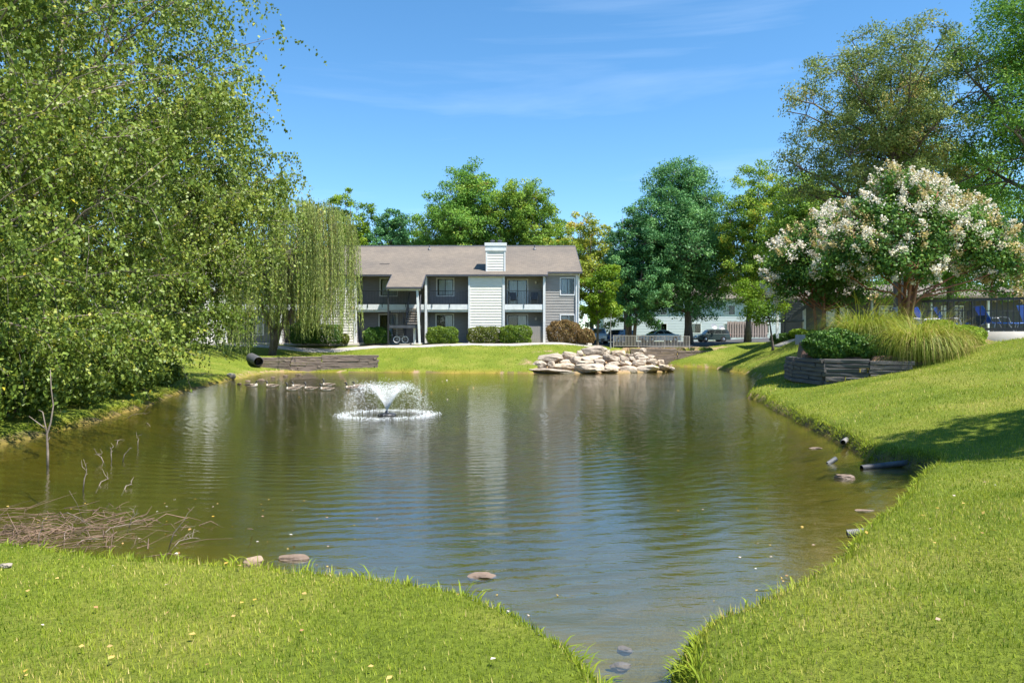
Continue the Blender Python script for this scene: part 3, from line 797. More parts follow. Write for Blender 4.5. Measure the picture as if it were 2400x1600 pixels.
MB().box(-0.72, -0.56, 57.17, 59.4, GZ, 7.1).build('partition', M['taupe'], AB)
# short dark straps hanging over the balcony fascias
for xx in (-11.0, -9.9, -8.1, -6.1, -4.75, 0.92):
    MB().box(xx - .02, xx + .02, 56.93, 56.975, F2 - 0.22, F2 + 0.10).build('railing_bracket', M['black'], AB)
# roof: one slope towards the pond, carried on over the stair
def slab_poly(mb, x0, x1, y0, y1, t=0.14):
    z0, z1 = roof_z(y0), roof_z(y1)
    mb.add([(x0, y0, z0 - t), (x1, y0, z0 - t), (x1, y1, z1 - t), (x0, y1, z1 - t), (x0, y0, z0), (x1, y0, z0), (x1, y1, z1), (x0, y1, z1)],
           [(3, 2, 1, 0), (4, 5, 6, 7), (0, 1, 5, 4), (1, 2, 6, 5), (2, 3, 7, 6), (3, 0, 4, 7)])
rb = MB()
slab_poly(rb, -31.6, 2.75, EY, RY); slab_poly(rb, 2.75, 5.38, 57.45, RY); slab_poly(rb, -9.12, -6.58, 54.22, EY)
zr = roof_z(RY)
rb.add([(-31.6, RY, zr), (5.38, RY, zr), (5.38, 71.0, 7.0), (-31.6, 71.0, 7.0), (-31.6, RY, zr - .14), (5.38, RY, zr - .14), (5.38, 71.0, 6.86), (-31.6, 71.0, 6.86)],
       [(0, 1, 2, 3), (7, 6, 5, 4), (1, 5, 6, 2), (0, 3, 7, 4), (3, 2, 6, 7)])
RF = rb.build('roof', M['shingle'], AB)
MB().tube([(-31.6, RY, zr + .01), (5.4, RY, zr + .01)], 0.075, 6).build('ridge_cap', M['slate'], RF)
gt = MB()
for (x0, x1, y0) in ((-31.6, -9.14, EY), (-6.56, 2.73, EY), (2.77, 5.38, 57.45), (-9.12, -6.58, 54.22)):
    zz = roof_z(y0)
    gt.box(x0, x1, y0 - 0.11, y0 - 0.012, zz - 0.15, zz - 0.015)
gt.build('gutter', M['slate'], RF)
for (a, b_) in (((-9.15, 54.22), (-9.15, EY)), ((-6.55, 54.22), (-6.55, EY)), ((5.41, 57.45), (5.41, RY)), ((2.70, EY), (2.70, 57.45))):
    MB().bar((a[0], a[1], roof_z(a[1]) - .09), (b_[0], b_[1], roof_z(b_[1]) - .09), 0.04, 0.17).build('rake_board', M['slate'], RF)
for xx, yy in ((-6.95, 62.9), (1.9, 62.9)):
    v = MB(); v.tube([(xx, yy, roof_z(yy) - .05), (xx, yy, roof_z(yy) + .42)], 0.045, 8); v.lathe([(0.16, 0), (0.05, .2), (0.05, .22)], (xx, yy, roof_z(yy) - 0.02), 8)
    v.build('vent_pipe', M['slate'], RF)
for xx in (-10.5,):
    MB().bar((xx, 59.2, roof_z(59.2) + .02), (xx + .8, 59.2, roof_z(59.2) + .02), .05, .03).build('flashing_strip', M['slate'], RF)
# chimney chase
cx0, cx1, cy0, cy1 = -2.02, -0.50, 57.58, 58.75
ch = MB(); ch.box(cx0 + .03, cx1 - .03, cy0 + .03, cy1, 7.0, 9.0)
CH = ch.build('chimney', M['cream'], AB)
siding(CH, 'x', cx0 + .1, cx1 - .1, 7.35, 8.98, cy0 + .03, M['cream'])
siding(CH, 'y', cy0 + .1, cy1, 7.3, 8.98, cx0 + .03, M['cream'], face=-1)
tr = MB(); tr.box(cx0 - .0, cx0 + .11, cy0 - .025, cy0 + .1, 7.36, 8.98); tr.box(cx1 - .11, cx1, cy0 - .025, cy0 + .1, 7.36, 8.98)
tr.build('corner_board', M['white'], CH)
tr = MB(); tr.box(cx0 - .05, cx1 + .05, cy0 - .06, cy1 + .06, 8.98, 9.36); tr.box(cx0 - .09, cx1 + .09, cy0 - .10, cy1 + .10, 9.362, 9.60)
tr.build('chimney_cap', M['white'], CH)
for xx in (-1.52, -0.95):
    MB().lathe([(0.0, .0), (.13, .0), (.13, .18), (.19, .19), (.19, .25), (0, .30)], (xx, 58.1, 9.60), 12).build('flue', M['slate'], CH)
# wall lights
for zz in (6.62, 3.80):
    l = MB(); l.lathe([(0, -.14), (.07, -.12), (.09, .02), (.04, .10), (0, .12)], (1.88, BW - .10, zz), 10); l.bar((1.88, BW - .1, zz + .02), (1.88, BW - .02, zz + .02), .05, .05)
    l.build('wall_light', M['cream'], AB)
# patio fence of grey boards with a gate
PF = MB().box(0.55, 2.36, 57.10, 57.13, 3.02, 3.10).box(0.55, 2.36, 57.10, 57.13, 2.1, 2.18).build('patio_fence', M['gate'], AB)
bme = MB().box(-.068, .068, 57.06, 57.098, GZ + 0.03, 3.16).mesh('board', M['gate'])
for k in range(13):
    link('board', bme, PF, (0.62 + k * 0.142, 0, random.Random(k).uniform(-.012, .012)))
MB().bar((1.42, 57.045, 2.66), (1.62, 57.045, 2.66), .02, .03).build('latch', M['black'], PF)
MB().box(4.1, 4.55, 57.44, 57.7, 1.85, 2.35).build('meter_box', M['gate'], AB)
# downpipes
for (pts) in ([(5.2, 57.50, 7.25), (5.15, 57.60, 7.0), (5.12, 57.62, 2.0)],):
    MB().tube(pts, 0.045, 6).build('downpipe', M['white'], AB)

# the outside stair under its canopy
ST = MB()
ST.box(-9.05, -6.75, 54.40, 55.55, 2.98, 3.18)
STA = ST.build('stair_landing', M['slate'], AB)
for (x0, x1, z0, z1, y0, y1) in ((-7.9, -6.95, 3.18, 4.80, 55.6, 57.35), (-8.95, -8.1, 1.9, 3.18, 57.35, 55.6)):
    n = 8 if z1 > 4 else 7
    for k in range(1, n + 1):
        t = (k - 0.5) / n
        zz = z0 + (z1 - z0) * k / (n + 0.4)
        yy = y0 + (y1 - y0) * t
        MB().box(x0 + .05, x1 - .05, yy - .14, yy + .14, zz - .06, zz).build('tread', M['tread'], STA)
    for xs in (x0 + .02, x1 - .02):
        MB().bar((xs, y0, z0 - .05), (xs, y1, z1 - .05), .05, .24).build('stringer', M['slate'], STA)
    for xs in (x0 + .02, x1 - .02):
        hr = MB(); hr.bar((xs, y0, z0 + .95), (xs, y1, z1 + .95), .05, .06)
        for k in range(9):
            t = k / 8
            hr.bar((xs, y0 + (y1 - y0) * t, z0 + (z1 - z0) * t), (xs, y0 + (y1 - y0) * t, z0 + .95 + (z1 - z0) * t), .025, .025, (0, 1, 0))
        hr.build('handrail', M['slate'], STA)
railing(STA, (-9.0, 54.43), (-7.0, 54.43), 3.18, 4.22, M['black'], 0.13)
railing(STA, (-9.02, 54.45), (-9.02, 55.5), 3.18, 4.22, M['black'], 0.13)
MB().box(-9.06, -8.95, 54.30, 54.41, 1.80, 5.78).build('post', M['black'], STA)
MB().bar((-6.90, 54.36, 5.8), (-6.72, 54.36, 1.80), .15, .15, (0, 1, 0)).build('post', M['white'], STA)
MB().box(-7.3, -7.14, 55.2, 55.36, 1.8, 2.98).build('post', M['white'], STA)
MB().box(-9.1, -6.66, 54.30, 54.42, 5.70, 5.84).build('beam', M['cream'], STA)

# two chairs on the right balcony
def patio_chair(x, y, z, rz, label):
    e = empty('patio_chair', (x, y, z), label, 'chair', 'chairs on the balcony', rz)
    MB().box(-.26, .26, -.25, .25, .40, .44).build('seat', M['slate'], e)
    bk = MB(); bk.add([(-.25, .24, .44), (.25, .24, .44), (.25, .36, 1.0), (-.25, .36, 1.0), (-.25, .27, .44), (.25, .27, .44), (.25, .39, 1.0), (-.25, .39, 1.0)], [(0, 1, 2, 3), (7, 6, 5, 4), (0, 4, 5, 1), (1, 5, 6, 2), (2, 6, 7, 3), (3, 7, 4, 0)])
    bk.build('backrest', M['slate'], e)
    for sx in (-1, 1):
        for sy in (-1, 1):
            MB().tube([(sx * .26, sy * .24, .42), (sx * .28, sy * .28, 0)], .014, 6).build('leg', M['grey_metal'], e)
        MB().tube([(sx * .28, -.26, .40), (sx * .29, -.24, .63), (sx * .28, .28, .66)], .018, 6).build('armrest', M['grey_metal'], e)
patio_chair(0.12, 57.75, F2, R(8), 'dark patio chair with pale arms in front of the patio door')
patio_chair(1.72, 57.7, F2, R(-6), 'dark patio chair beside the right post of the balcony')

# bicycle parked under the stair
def bicycle(x, y, z, rz):
    e = empty('bicycle', (x, y, z), 'small bicycle with white wheels parked under the stair landing', 'bicycle', None, rz)
    for wx in (-0.36, 0.36):
        w = MB()
        w.tube([(wx + .26 * math.cos(a), 0, .28 + .26 * math.sin(a)) for a in np.linspace(0, 2 * math.pi, 25)], .026, 6, False)
        W = w.build('wheel', M['white'], e)
        s = MB()
        for k in range(8):
            a = math.pi * k / 8
            s.tube([(wx - .25 * math.cos(a), 0, .28 - .25 * math.sin(a)), (wx + .25 * math.cos(a), 0, .28 + .25 * math.sin(a))], .004, 4)
        s.build('spokes', M['grey_metal'], W)
        W['kind'] = 'thing'
    fr = MB()
    for a, b_ in (((-.36, 0, .28), (-.05, 0, .27)), ((-.05, 0, .27), (-.12, 0, .60)), ((-.36, 0, .28), (-.12, 0, .58)), ((-.12, 0, .56), (.24, 0, .62)), ((-.05, 0, .27), (.26, 0, .55)), ((.22, 0, .72), (.36, 0, .28))):
        fr.tube([a, b_], .017, 6)
    fr.build('frame', M['grey_metal'], e)
    MB().tube([(.20, -.26, .80), (.22, -.08, .76), (.22, .08, .76), (.20, .26, .80)], .014, 6).build('handlebar', M['grey_metal'], e)
    MB().lathe([(0, 0), (.07, .01), (.09, .04), (.05, .06), (0, .06)], (-.14, 0, .62), 8).build('saddle', M['black'], e)
    MB().tube([(-.05, -.1, .22), (-.05, .1, .32)], .012, 6).build('pedal_crank', M['black'], e)
bicycle(-8.15, 54.75, 1.90, R(8))
bpy.data.objects['bicycle'].scale = (.86, .86, .86)
# ------------------------------------------------------------------ plants
def unit(a):
    return a / np.maximum(np.linalg.norm(a, axis=-1, keepdims=True), 1e-9)

def leaf_geo(C, U, Nn, Ln, Wd, tint, fold=0.12, tri=False):
    """kite-shaped folded leaves: centre C, long axis U, face normal Nn, length, width -> verts, quads, tint per vertex"""
    n = len(C)
    U = unit(U)
    Vv = unit(np.cross(Nn, U))
    Nn = np.cross(U, Vv)
    Ln = np.broadcast_to(Ln, (n,))[:, None]; Wd = np.broadcast_to(Wd, (n,))[:, None]
    if tri:                                     # small far leaves: one pointed face each
        P = np.empty((n, 3, 3))
        P[:, 0] = C - 0.45 * Ln * U + 0.5 * Wd * Vv; P[:, 1] = C - 0.45 * Ln * U - 0.5 * Wd * Vv; P[:, 2] = C + 0.55 * Ln * U
        return P.reshape(-1, 3), np.arange(n * 3).reshape(n, 3), np.repeat(tint, 3)
    P = np.empty((n, 4, 3))
    P[:, 0] = C - 0.5 * Ln * U
    P[:, 1] = C + 0.5 * Wd * Vv + fold * Wd * Nn - 0.05 * Ln * U
    P[:, 2] = C + 0.5 * Ln * U
    P[:, 3] = C - 0.5 * Wd * Vv + fold * Wd * Nn - 0.05 * Ln * U
    q = np.arange(n * 4).reshape(n, 4)
    return P.reshape(-1, 3), q, np.repeat(tint, 4)

def crown_mesh(name, parts, mat):
    V, Q, T = [], [], []
    k = 0
    for (v, q, t) in parts:
        V.append(v); Q.append(q + k); T.append(t); k += len(v)
    Q = np.concatenate(Q); at_ = {'tint': np.clip(np.concatenate(T), 0, 1)}
    if Q.shape[1] == 3: return np_mesh(name, np.concatenate(V), None, mat, at_, tris=Q)
    return np_mesh(name, np.concatenate(V), Q, mat, at_)

def blob_points(lobes, n, r_, shell=0.4):
    """points in a union of ellipsoids, thinner towards their centres"""
    L = np.array(lobes, float)
    w = (L[:, 3] * L[:, 4] * L[:, 5]) ** 0.75
    k = r_.choice(len(L), n, p=w / w.sum())
    d = unit(r_.normal(size=(n, 3)))
    rad = (shell ** 3 + (1 - shell ** 3) * r_.random(n)) ** (1 / 3)
    return L[k, :3] + d * rad[:, None] * L[k, 3:6], k

def auto_lobes(c, rx, ry, rz, n, r_, size=0.44, pointy=0.0):
    """billows spread evenly over an ellipsoid, uneven in size and reach"""
    out = []
    ph = r_.uniform(0, 6.28)
    for i in range(n):
        zc = 1 - 2 * (i + .5) / n
        a = ph + i * 2.39996 + r_.normal(0, .25)
        q = np.array([math.cos(a) * math.sqrt(1 - zc * zc), math.sin(a) * math.sqrt(1 - zc * zc), zc]) * r_.uniform(.52, .76)
        narrow = 1.0 - pointy * max(q[2], 0) * 1.1
        s = size * r_.uniform(.8, 1.2)
        out.append((c[0] + q[0] * rx * narrow, c[1] + q[1] * ry * narrow, c[2] + q[2] * rz, rx * s * narrow, ry * s * narrow, rz * s * .8))
    out.append((c[0], c[1], c[2] - .05 * rz, rx * .5, ry * .5, rz * .55))
    return out

def limb_path(a, b, r_, sag=0.12, n=6):
    a, b = np.array(a), np.array(b)
    L = np.linalg.norm(b - a)
    mid = (a + b) / 2 + np.array([0, 0, sag * L]) * 0.6 + r_.normal(0, 0.05 * L, 3)
    t = np.linspace(0, 1, n)[:, None]
    p = (1 - t) ** 2 * a + 2 * t * (1 - t) * mid + t * t * b
    p[1:-1] += r_.normal(0, 0.012 * L, (n - 2, 3))
    return p

def tree(name, label, base, trunk_r, lobes, n_clump, per, clump_r, leaf, mat, bark, seed, group=None, shell=0.35, up=0.7, flat=0.65, tint_sp=0.16,
         fork=0.35, n_limb=12, trunks=1, cat='tree', tip=0.02, dark=0.0, lean=(0, 0)):
    """a trunk forking into limbs that reach clumps of leaves spread through the crown's lobes"""
    r_ = np.random.default_rng(seed)
    e = empty(name, base, label, cat, group)
    L = np.array(lobes, float)
    C, k = blob_points(lobes, n_clump, r_, shell)
    ctr = (L[:, :3] * (L[:, 3:4] ** 2)).sum(0) / (L[:, 3:4] ** 2).sum()
    zmin, zmax = (L[:, 2] - L[:, 5]).min(), (L[:, 2] + L[:, 5]).max()
    mb = MB()
    # trunks
    forkz = zmin + fork * (zmax - zmin)
    tops = []
    for t in range(trunks):
        off = np.array([0, 0, 0.0]) if trunks == 1 else np.array([math.cos(t * 2.4 + seed), math.sin(t * 2.4 + seed), 0]) * trunk_r * 1.6
        topx = ctr[0] * 0.8 + lean[0] + (off[0] * 5 if trunks > 1 else 0); topy = ctr[1] * 0.8 + lean[1] + (off[1] * 5 if trunks > 1 else 0)
        n = 9
        zs = np.linspace(-0.25, zmax * 0.86, n)
        f = np.clip(zs / (zmax * 0.86), 0, 1) ** 1.2
        pts = np.stack([off[0] + (topx - off[0]) * f, off[1] + (topy - off[1]) * f, zs], 1)
        pts[2:, :2] += np.cumsum(r_.normal(0, 0.018 * zmax / n, (n - 2, 2)), 0)
        rad = trunk_r * (1 - 0.92 * (np.clip(zs, 0, None) / (zmax * 0.86)) ** 0.9)
        rad[0] *= 1.5; rad[1] *= 1.08
        mb.tube(pts, np.maximum(rad, tip), 8)
        tops.append((pts, rad))
    # main limbs by farthest point sampling, then twigs from limbs to clumps
    sel = [int(r_.integers(n_clump))]
    dist = np.linalg.norm(C - C[sel[0]], axis=1)
    while len(sel) < min(n_limb, n_clump):
        i = int(dist.argmax()); sel.append(i); dist = np.minimum(dist, np.linalg.norm(C - C[i], axis=1))
    nodes, nrad = [], []
    for q, i in enumerate(sel):
        pts, rad = tops[q % len(tops)]
        zt = np.clip(C[i, 2] - r_.uniform(0.25, 0.5) * (zmax - zmin) * 0.8, max(forkz * 0.75, 0.2), zmax * 0.8)
        j = np.interp(zt, pts[:, 2], np.arange(len(pts)))
        a = np.array([np.interp(j, np.arange(len(pts)), pts[:, m]) for m in range(3)])
        r0 = max(float(np.interp(j, np.arange(len(pts)), rad)) * 0.62, tip * 1.5)
        p = limb_path(a, C[i], r_)
        rr = np.linspace(r0, tip, len(p))
        mb.tube(p, rr, 6)
        nodes.append(p[1:]); nrad.append(rr[1:])
    nodes = np.concatenate(nodes); nrad = np.concatenate(nrad)
    for i in range(n_clump):
        if i in sel: continue
        dv = np.linalg.norm(nodes - C[i], axis=1) + 0.4 * np.maximum(nodes[:, 2] - C[i, 2], 0)
        j = int(dv.argmin())
        p = limb_path(nodes[j], C[i], r_, 0.1, 4)
        mb.tube(p, np.linspace(min(nrad[j] * 0.6, tip * 2.2), tip * 0.5, 4), 4, False)
    mb.build('trunk', M[bark], e, True)
    # leaves
    n = n_clump * per
    ci = np.repeat(np.arange(n_clump), per)
    szc = r_.uniform(0.7, 1.25, n_clump) * clump_r
    g = unit(r_.normal(size=(n, 3)) + np.array([0, 0, .25])) * (r_.random(n) ** .42)[:, None] * np.array([1, 1, flat])
    P = C[ci] + g * szc[ci][:, None] * np.where(r_.random(n) < .06, 1.35, 1.0)[:, None]
    outw = unit(P - ctr)
    Nn = unit(np.array([0, 0, up]) + 0.3 * outw + .8 * unit(g) + 0.55 * r_.normal(size=(n, 3)))
    U = unit(r_.normal(size=(n, 3)) + np.array([0, 0, -0.35]) + 0.3 * outw)
    ln = leaf * r_.uniform(0.65, 1.3, n)
    lobe_t = r_.normal(0, tint_sp * 0.5, len(L)); cl_t = r_.normal(0, tint_sp, n_clump)
    tint = 0.48 - dark + lobe_t[k][ci] + cl_t[ci] + r_.normal(0, 0.13, n)
    v, q, t = leaf_geo(P, U, Nn, ln, ln * 0.66, tint, tri=(name != 'crape_myrtle'))
    link('crown', crown_mesh('crown', [(v, q, t)], M[mat]), e)
    return e

def px_tree(name, label, px, d, px0, px1, py0, py1, trunk_r, mat, bark, seed, n_lobe=10, dens=1.0, leaf=None, pointy=0.15, clump=None, **kw):
    """a tree that stands d metres off, its crown given by its extent there"""
    x = (px - 1200) / F * d
    z0 = hz(x, d)
    m = d / F
    cxx = ((px0 + px1) / 2 - 1200) * m - x
    rx = (px1 - px0) / 2 * m
    zt = EYE + (800 - py0) * m - z0; zb = EYE + (800 - py1) * m - z0
    rz = (zt - zb) / 2
    r_ = np.random.default_rng(seed + 500)
    lob = auto_lobes((cxx, 0, (zt + zb) / 2), rx, rx * 0.85, rz, n_lobe, r_, 0.47, pointy)
    leaf = leaf or max(0.10, d * 0.0027)
    clump = clump or max(rx * 0.17, .6)
    area = 3.14 * rx * rz
    nl = area / (leaf * leaf * 0.31) * 6.0 * dens
    per = 130
    nc = max(50, int(nl / per))
    return tree(name, label, (x, d, z0), trunk_r, lob, nc, per, clump, leaf, mat, bark, seed, **kw)

FAR = 'trees behind the apartment building'
px_tree('maple_tree', 'broad green tree with high twin peaks above the roof left of the chimney', 1085, 82, 978, 1205, 376, 690, .32, 'leaf_green', 'bark', 11, 17, 1.25, group=FAR, pointy=.35)
px_tree('maple_tree', 'green tree with a tall narrow top above the roof right of the chimney', 1232, 80, 1135, 1335, 386, 690, .30, 'leaf_mid', 'bark', 12, 16, 1.25, group=FAR, pointy=.45)
px_tree('elm_tree', 'yellow and olive autumn tree beside the right roof end', 1388, 84, 1295, 1470, 478, 770, .25, 'leaf_yellow', 'bark_pale', 13, 13, 0.9, group=FAR)
px_tree('cherry_tree', 'bright green low tree beside the right corner of the apartment building', 1400, 70, 1352, 1462, 610, 775, .14, 'leaf_lime', 'bark', 14, 8, 0.8, group=FAR)
px_tree('maple_tree', 'yellow green narrow tree just right of the willow top', 815, 80, 765, 878, 440, 680, .2, 'leaf_lime', 'bark', 15, 9, 1.0, group=FAR)
px_tree('cedar_tree', 'dark green pointed tree left of the roof ridge', 905, 82, 840, 1000, 458, 690, .22, 'leaf_dark', 'bark', 16, 9, 0.9, group=FAR, pointy=.75)
px_tree('hedge_maple', 'low green tree crown just showing over the roof ridge left of the chimney', 970, 95, 900, 1065, 515, 690, .2, 'leaf_green', 'bark', 17, 8, 0.8, group=FAR)
px_tree('hedge_maple', 'low olive tree crown just showing over the roof right of the chimney', 1310, 95, 1235, 1385, 500, 700, .2, 'leaf_mid', 'bark', 18, 8, 0.8, group=FAR)

LOT = 'trees around the parking lot'
px_tree('oak_tree', 'huge dark green tree with a thick flared trunk by the parked cars', 1614, 80, 1462, 1735, 350, 775, .42, 'leaf_dark', 'bark', 21, 24, 1.35, group=LOT, pointy=.25, fork=.15)
px_tree('oak_tree', 'dark tree with several stems left of the huge dark tree', 1478, 76, 1418, 1585, 460, 780, .2, 'leaf_dark', 'bark', 22, 14, 1.3, group=LOT, trunks=3, dark=.1, pointy=.3)
px_tree('gum_tree', 'tall open yellowish green tree in front of the wooden board fence', 1752, 76, 1672, 1885, 355, 735, .30, 'leaf_mid', 'bark', 23, 17, 0.95, group=LOT, n_limb=20, fork=.1)
px_tree('gum_tree', 'green tree between the tall open tree and the blossoming trees', 1890, 66, 1790, 2010, 372, 750, .26, 'leaf_mid', 'bark', 24, 15, 1.15, group=LOT)
px_tree('dogwood_tree', 'small yellow green tree in front of the stair canopy', 1812, 50, 1730, 1850, 640, 765, .09, 'leaf_lime', 'bark', 25, 8, 0.7, leaf=.13, group=LOT)
px_tree('plum_tree', 'dark distant tree beyond the parking lot behind the lamp', 1465, 100, 1380, 1540, 560, 760, .2, 'leaf_green', 'bark', 26, 9, 1.1, group=LOT, dark=.1)
px_tree('elm_tree', 'open grey green spreading tree towering over the blossoming trees', 2110, 37, 1815, 2340, 45, 540, .30, 'leaf_airy', 'bark', 31, 20, 0.58, leaf=.115, n_limb=34, fork=.1, group='tall trees by the pool', clump=.62)
px_tree('oak_tree', 'dark green tree rising out of the frame above the pool railing', 2440, 34, 2235, 2640, -160, 560, .38, 'leaf_green', 'bark', 32, 15, 0.5, leaf=.13, group='tall trees by the pool', clump=.85, dark=.08)
px_tree('oak_tree', 'mid green tree filling the gap behind the blossoming trees', 2230, 46, 1990, 2440, 300, 740, .28, 'leaf_green', 'bark', 33, 15, 0.6, leaf=.15, group='tall trees by the pool')
# stands outside the frame on the right; its shade falls across the lawn
tree('shade_tree', 'tree whose shadow falls across the near lawn at the right edge', (12.6, 8.8, hz(12.6, 8.8)), .2,
     auto_lobes((-0.3, 0, 6.2), 3.0, 2.2, 2.2, 9, np.random.default_rng(5), .46), 260, 90, .5, .15, 'leaf_mid', 'bark', 35)

# ---- birches: long drooping twigs set with small leaves
def birch(label, base, trunks, limbs, n_twig, leaf, seed, droop=(1.0, 3.2), step=0.075, group='birches along the left bank', shade=0.0):
    """limbs: list of (tip offset); twigs leave the limbs, arch over and hang"""
    r_ = np.random.default_rng(seed)
    e = empty('birch_tree', base, label, 'tree', group)
    mb = MB()
    nodes, dirs = [], []
    H = max(l[2] for l in limbs)
    stems = []
    for (tx, ty, th, tr_) in trunks:
        n = 9
        f = np.linspace(0, 1, n)
        pts = np.stack([tx * f ** 1.2, ty * f ** 1.2, -0.2 + (th + 0.2) * f], 1)
        pts[1:, :2] += np.cumsum(r_.normal(0, 0.05, (n - 1, 2)), 0)
        rad = tr_ * (1 - 0.9 * f) + 0.012
        mb.tube(pts, rad, 8); stems.append((pts, rad))
    for i, l in enumerate(limbs):
        pts, rad = stems[i % len(stems)]
        l = np.array(l, float)
        zt = np.clip(l[2] - 0.7 * np.hypot(l[0], l[1]), 0.7, pts[-1, 2] * 0.97)
        j = np.interp(zt, pts[:, 2], np.arange(len(pts)))
        a = np.array([np.interp(j, np.arange(len(pts)), pts[:, m]) for m in range(3)])
        r0 = min(float(np.interp(j, np.arange(len(pts)), rad)) * 0.4 + 0.006, .045)
        p = limb_path(a, l, r_, 0.28, 9)
        mb.tube(p, np.linspace(r0, 0.005, 9), 5)
        pf = np.stack([np.interp(np.linspace(1.5, 8, 40), np.arange(9), p[:, m]) for m in range(3)], 1)
        nodes.append(pf); dirs.append(np.tile(unit(l - a), (40, 1)))
    nodes = np.concatenate(nodes); dirs = np.concatenate(dirs)
    lw = np.repeat(np.exp(r_.normal(0, .75, len(limbs))), 40)      # some limbs are leafy, others thin
    pick = r_.choice(len(nodes), n_twig, p=lw / lw.sum())
    limb_t = r_.normal(0, .13, len(limbs))
    LP, LU, LT, LN = [], [], [], []
    for i in pick:
        a = nodes[i]
        out = unit(dirs[i] * np.array([1, 1, 0]) * 0.6 + r_.normal(0, 1, 3) * np.array([1, 1, 0.4]))
        reach = r_.uniform(0.4, 1.5); hang = r_.uniform(*droop) * (0.3 + 0.7 * r_.random() ** 1.5)
        n = 8
        t = np.linspace(0, 1, n)[:, None]
        sway = r_.normal(0, 0.28, 3) * np.array([1, 1, 0])
        p = a + out * reach * np.sqrt(t) * np.array([1, 1, 0.6]) + np.array([0, 0, -1.0]) * hang * t ** 1.7 + sway * t * t + r_.normal(0, 0.018, (n, 3))
        zg = 0.10 - base[2]
        if p[-1, 2] < zg + 0.05:
            p[:, 2] = np.maximum(p[:, 2], zg + r_.uniform(0.02, 0.5))
        if i % 4 == 0:
            mb.tube(p[[0, 2, 4, 7]], [.0065, .005, .004, .003], 3, False)
        L = np.linalg.norm(np.diff(p, axis=0), axis=1).sum()
        m = max(5, int(L / step))
        tt = np.sort(r_.random(m)) * (n - 1)
        q = np.stack([np.interp(tt, np.arange(n), p[:, c]) for c in range(3)], 1)
        q += r_.normal(0, 0.045, (m, 3))
        LP.append(q)
        LT.append(np.full(m, limb_t[i // 40] + r_.normal(0.45 - shade, 0.14)))
    mb.build('trunk', M['bark_pale'], e, True)
    P = np.concatenate(LP); T = np.concatenate(LT)
    n = len(P)
    U = unit(np.array([0, 0, -1.0]) + 0.75 * r_.normal(size=(n, 3)))
    Nn = unit(r_.normal(size=(n, 3)) + np.array([0.35, -0.3, 0.45]))
    ln = leaf * r_.uniform(0.7, 1.3, n)
    T = T + r_.normal(0, 0.12, n)
    T = np.where(r_.random(n) < 0.004, 0.99, np.minimum(T, 0.95))
    v, q, t = leaf_geo(P, U, Nn, ln, ln * 0.74, T, 0.16)
    link('crown', crown_mesh('crown', [(v, q, t)], M['leaf_birch']), e)
    return e

def ring_limbs(r_, n, rmin, rmax, zlo, zhi, face=(1.0, -0.25), spread=1.0, over=0.0):
    """limb tips, more of them towards the pond"""
    out = []
    while len(out) < n:
        a = r_.uniform(-math.pi, math.pi)
        w = 0.35 + 0.65 * max(0, math.cos(a - math.atan2(face[1], face[0])))
        if r_.random() > w: continue
        z = zlo + (zhi - zlo) * r_.random()
        k = (z - zlo) / (zhi - zlo)
        rad = r_.uniform(rmin, rmax) * (0.62 + 0.55 * math.sin(math.pi * min(1, 0.12 + 0.8 * k)))
        out.append((rad * math.cos(a), rad * math.sin(a), z))
    return out
r1 = np.random.default_rng(41)
birch('nearest drooping birch, its leaves hanging over the water at the left edge', (-13.0, 15.5, hz(-13, 15.5)), [(0.6, -.4, 13.0, .17), (1.4, .8, 11.5, .13), (-.8, .3, 12.2, .13)],
      ring_limbs(r1, 100, 2.2, 5.6, 0.8, 12.5), 4000, .090, 42, (0.5, 2.1), .053)
birch('tall middle birch of the left bank with arching tips against the sky', (-13.9, 22.0, hz(-13.9, 22)), [(1.2, -.3, 14.5, .19), (2.2, .8, 13.0, .15), (-.6, -.6, 13.6, .14)],
      ring_limbs(r1, 98, 2.4, 6.3, 0.9, 14.5) + [(6.3, -.5, 11.8), (6.9, .3, 10.6), (6.4, -1, 9.2), (5.6, .4, 12.6), (6.0, .8, 8.2), (5.6, -1.2, 7.0)], 4300, .101, 43, (0.5, 2.2), .059)
birch('farthest birch of the left bank, beside the weeping willow', (-15.6, 31.0, hz(-15.6, 31)), [(1.0, -.3, 14.0, .19), (1.8, .9, 12.0, .14)],
      ring_limbs(r1, 88, 2.4, 7.0, 2.6, 12.5) + [(6.4, -.5, 8.4), (7.0, .2, 7.4), (6.9, -1, 6.4), (6.1, .5, 9.6), (5.3, 0, 10.6), (6.5, .6, 5.6), (6.2, -1.4, 5.0), (5.8, -.8, 7.8), (5.6, 1.0, 8.8), (4.6, -1.5, 6.6), (4.8, .8, 9.8), (4.4, -.4, 11.2)], 4000, .12, 44, (0.5, 2.4), .070)
birch('birch in the second row behind the drooping birches', (-20.5, 22.0, hz(-20.5, 22)), [(0.5, 0, 15, .2)],
      ring_limbs(r1, 40, 3.0, 6.0, 2.0, 15.5), 1300, .18, 45, (1.0, 3.0), .11, shade=.06)
birch('birch in the second row behind the willow side', (-24.5, 37.0, hz(-24.5, 37)), [(0.5, 0, 15, .2)],
      ring_limbs(r1, 40, 3.0, 6.5, 2.0, 15.0), 1300, .20, 46, (1.0, 3.0), .13, shade=.06)
# bough reaching in from the upper left, close to the viewer
birch('overhanging birch bough close by in the upper left corner', (-8.6, 7.2, hz(-9.9, 6.8)), [(0.7, -.2, 8.2, .12)],
      [(2.9, 1.2, 6.0), (3.6, .6, 7.1), (2.6, .2, 6.6), (3.1, 1.9, 7.8), (1.8, .8, 5.6), (3.9, 1.4, 7.6), (2.2, 2.6, 7.0), (2.0, 1.6, 8.4)], 170, .068, 47, (0.5, 1.5), .06)

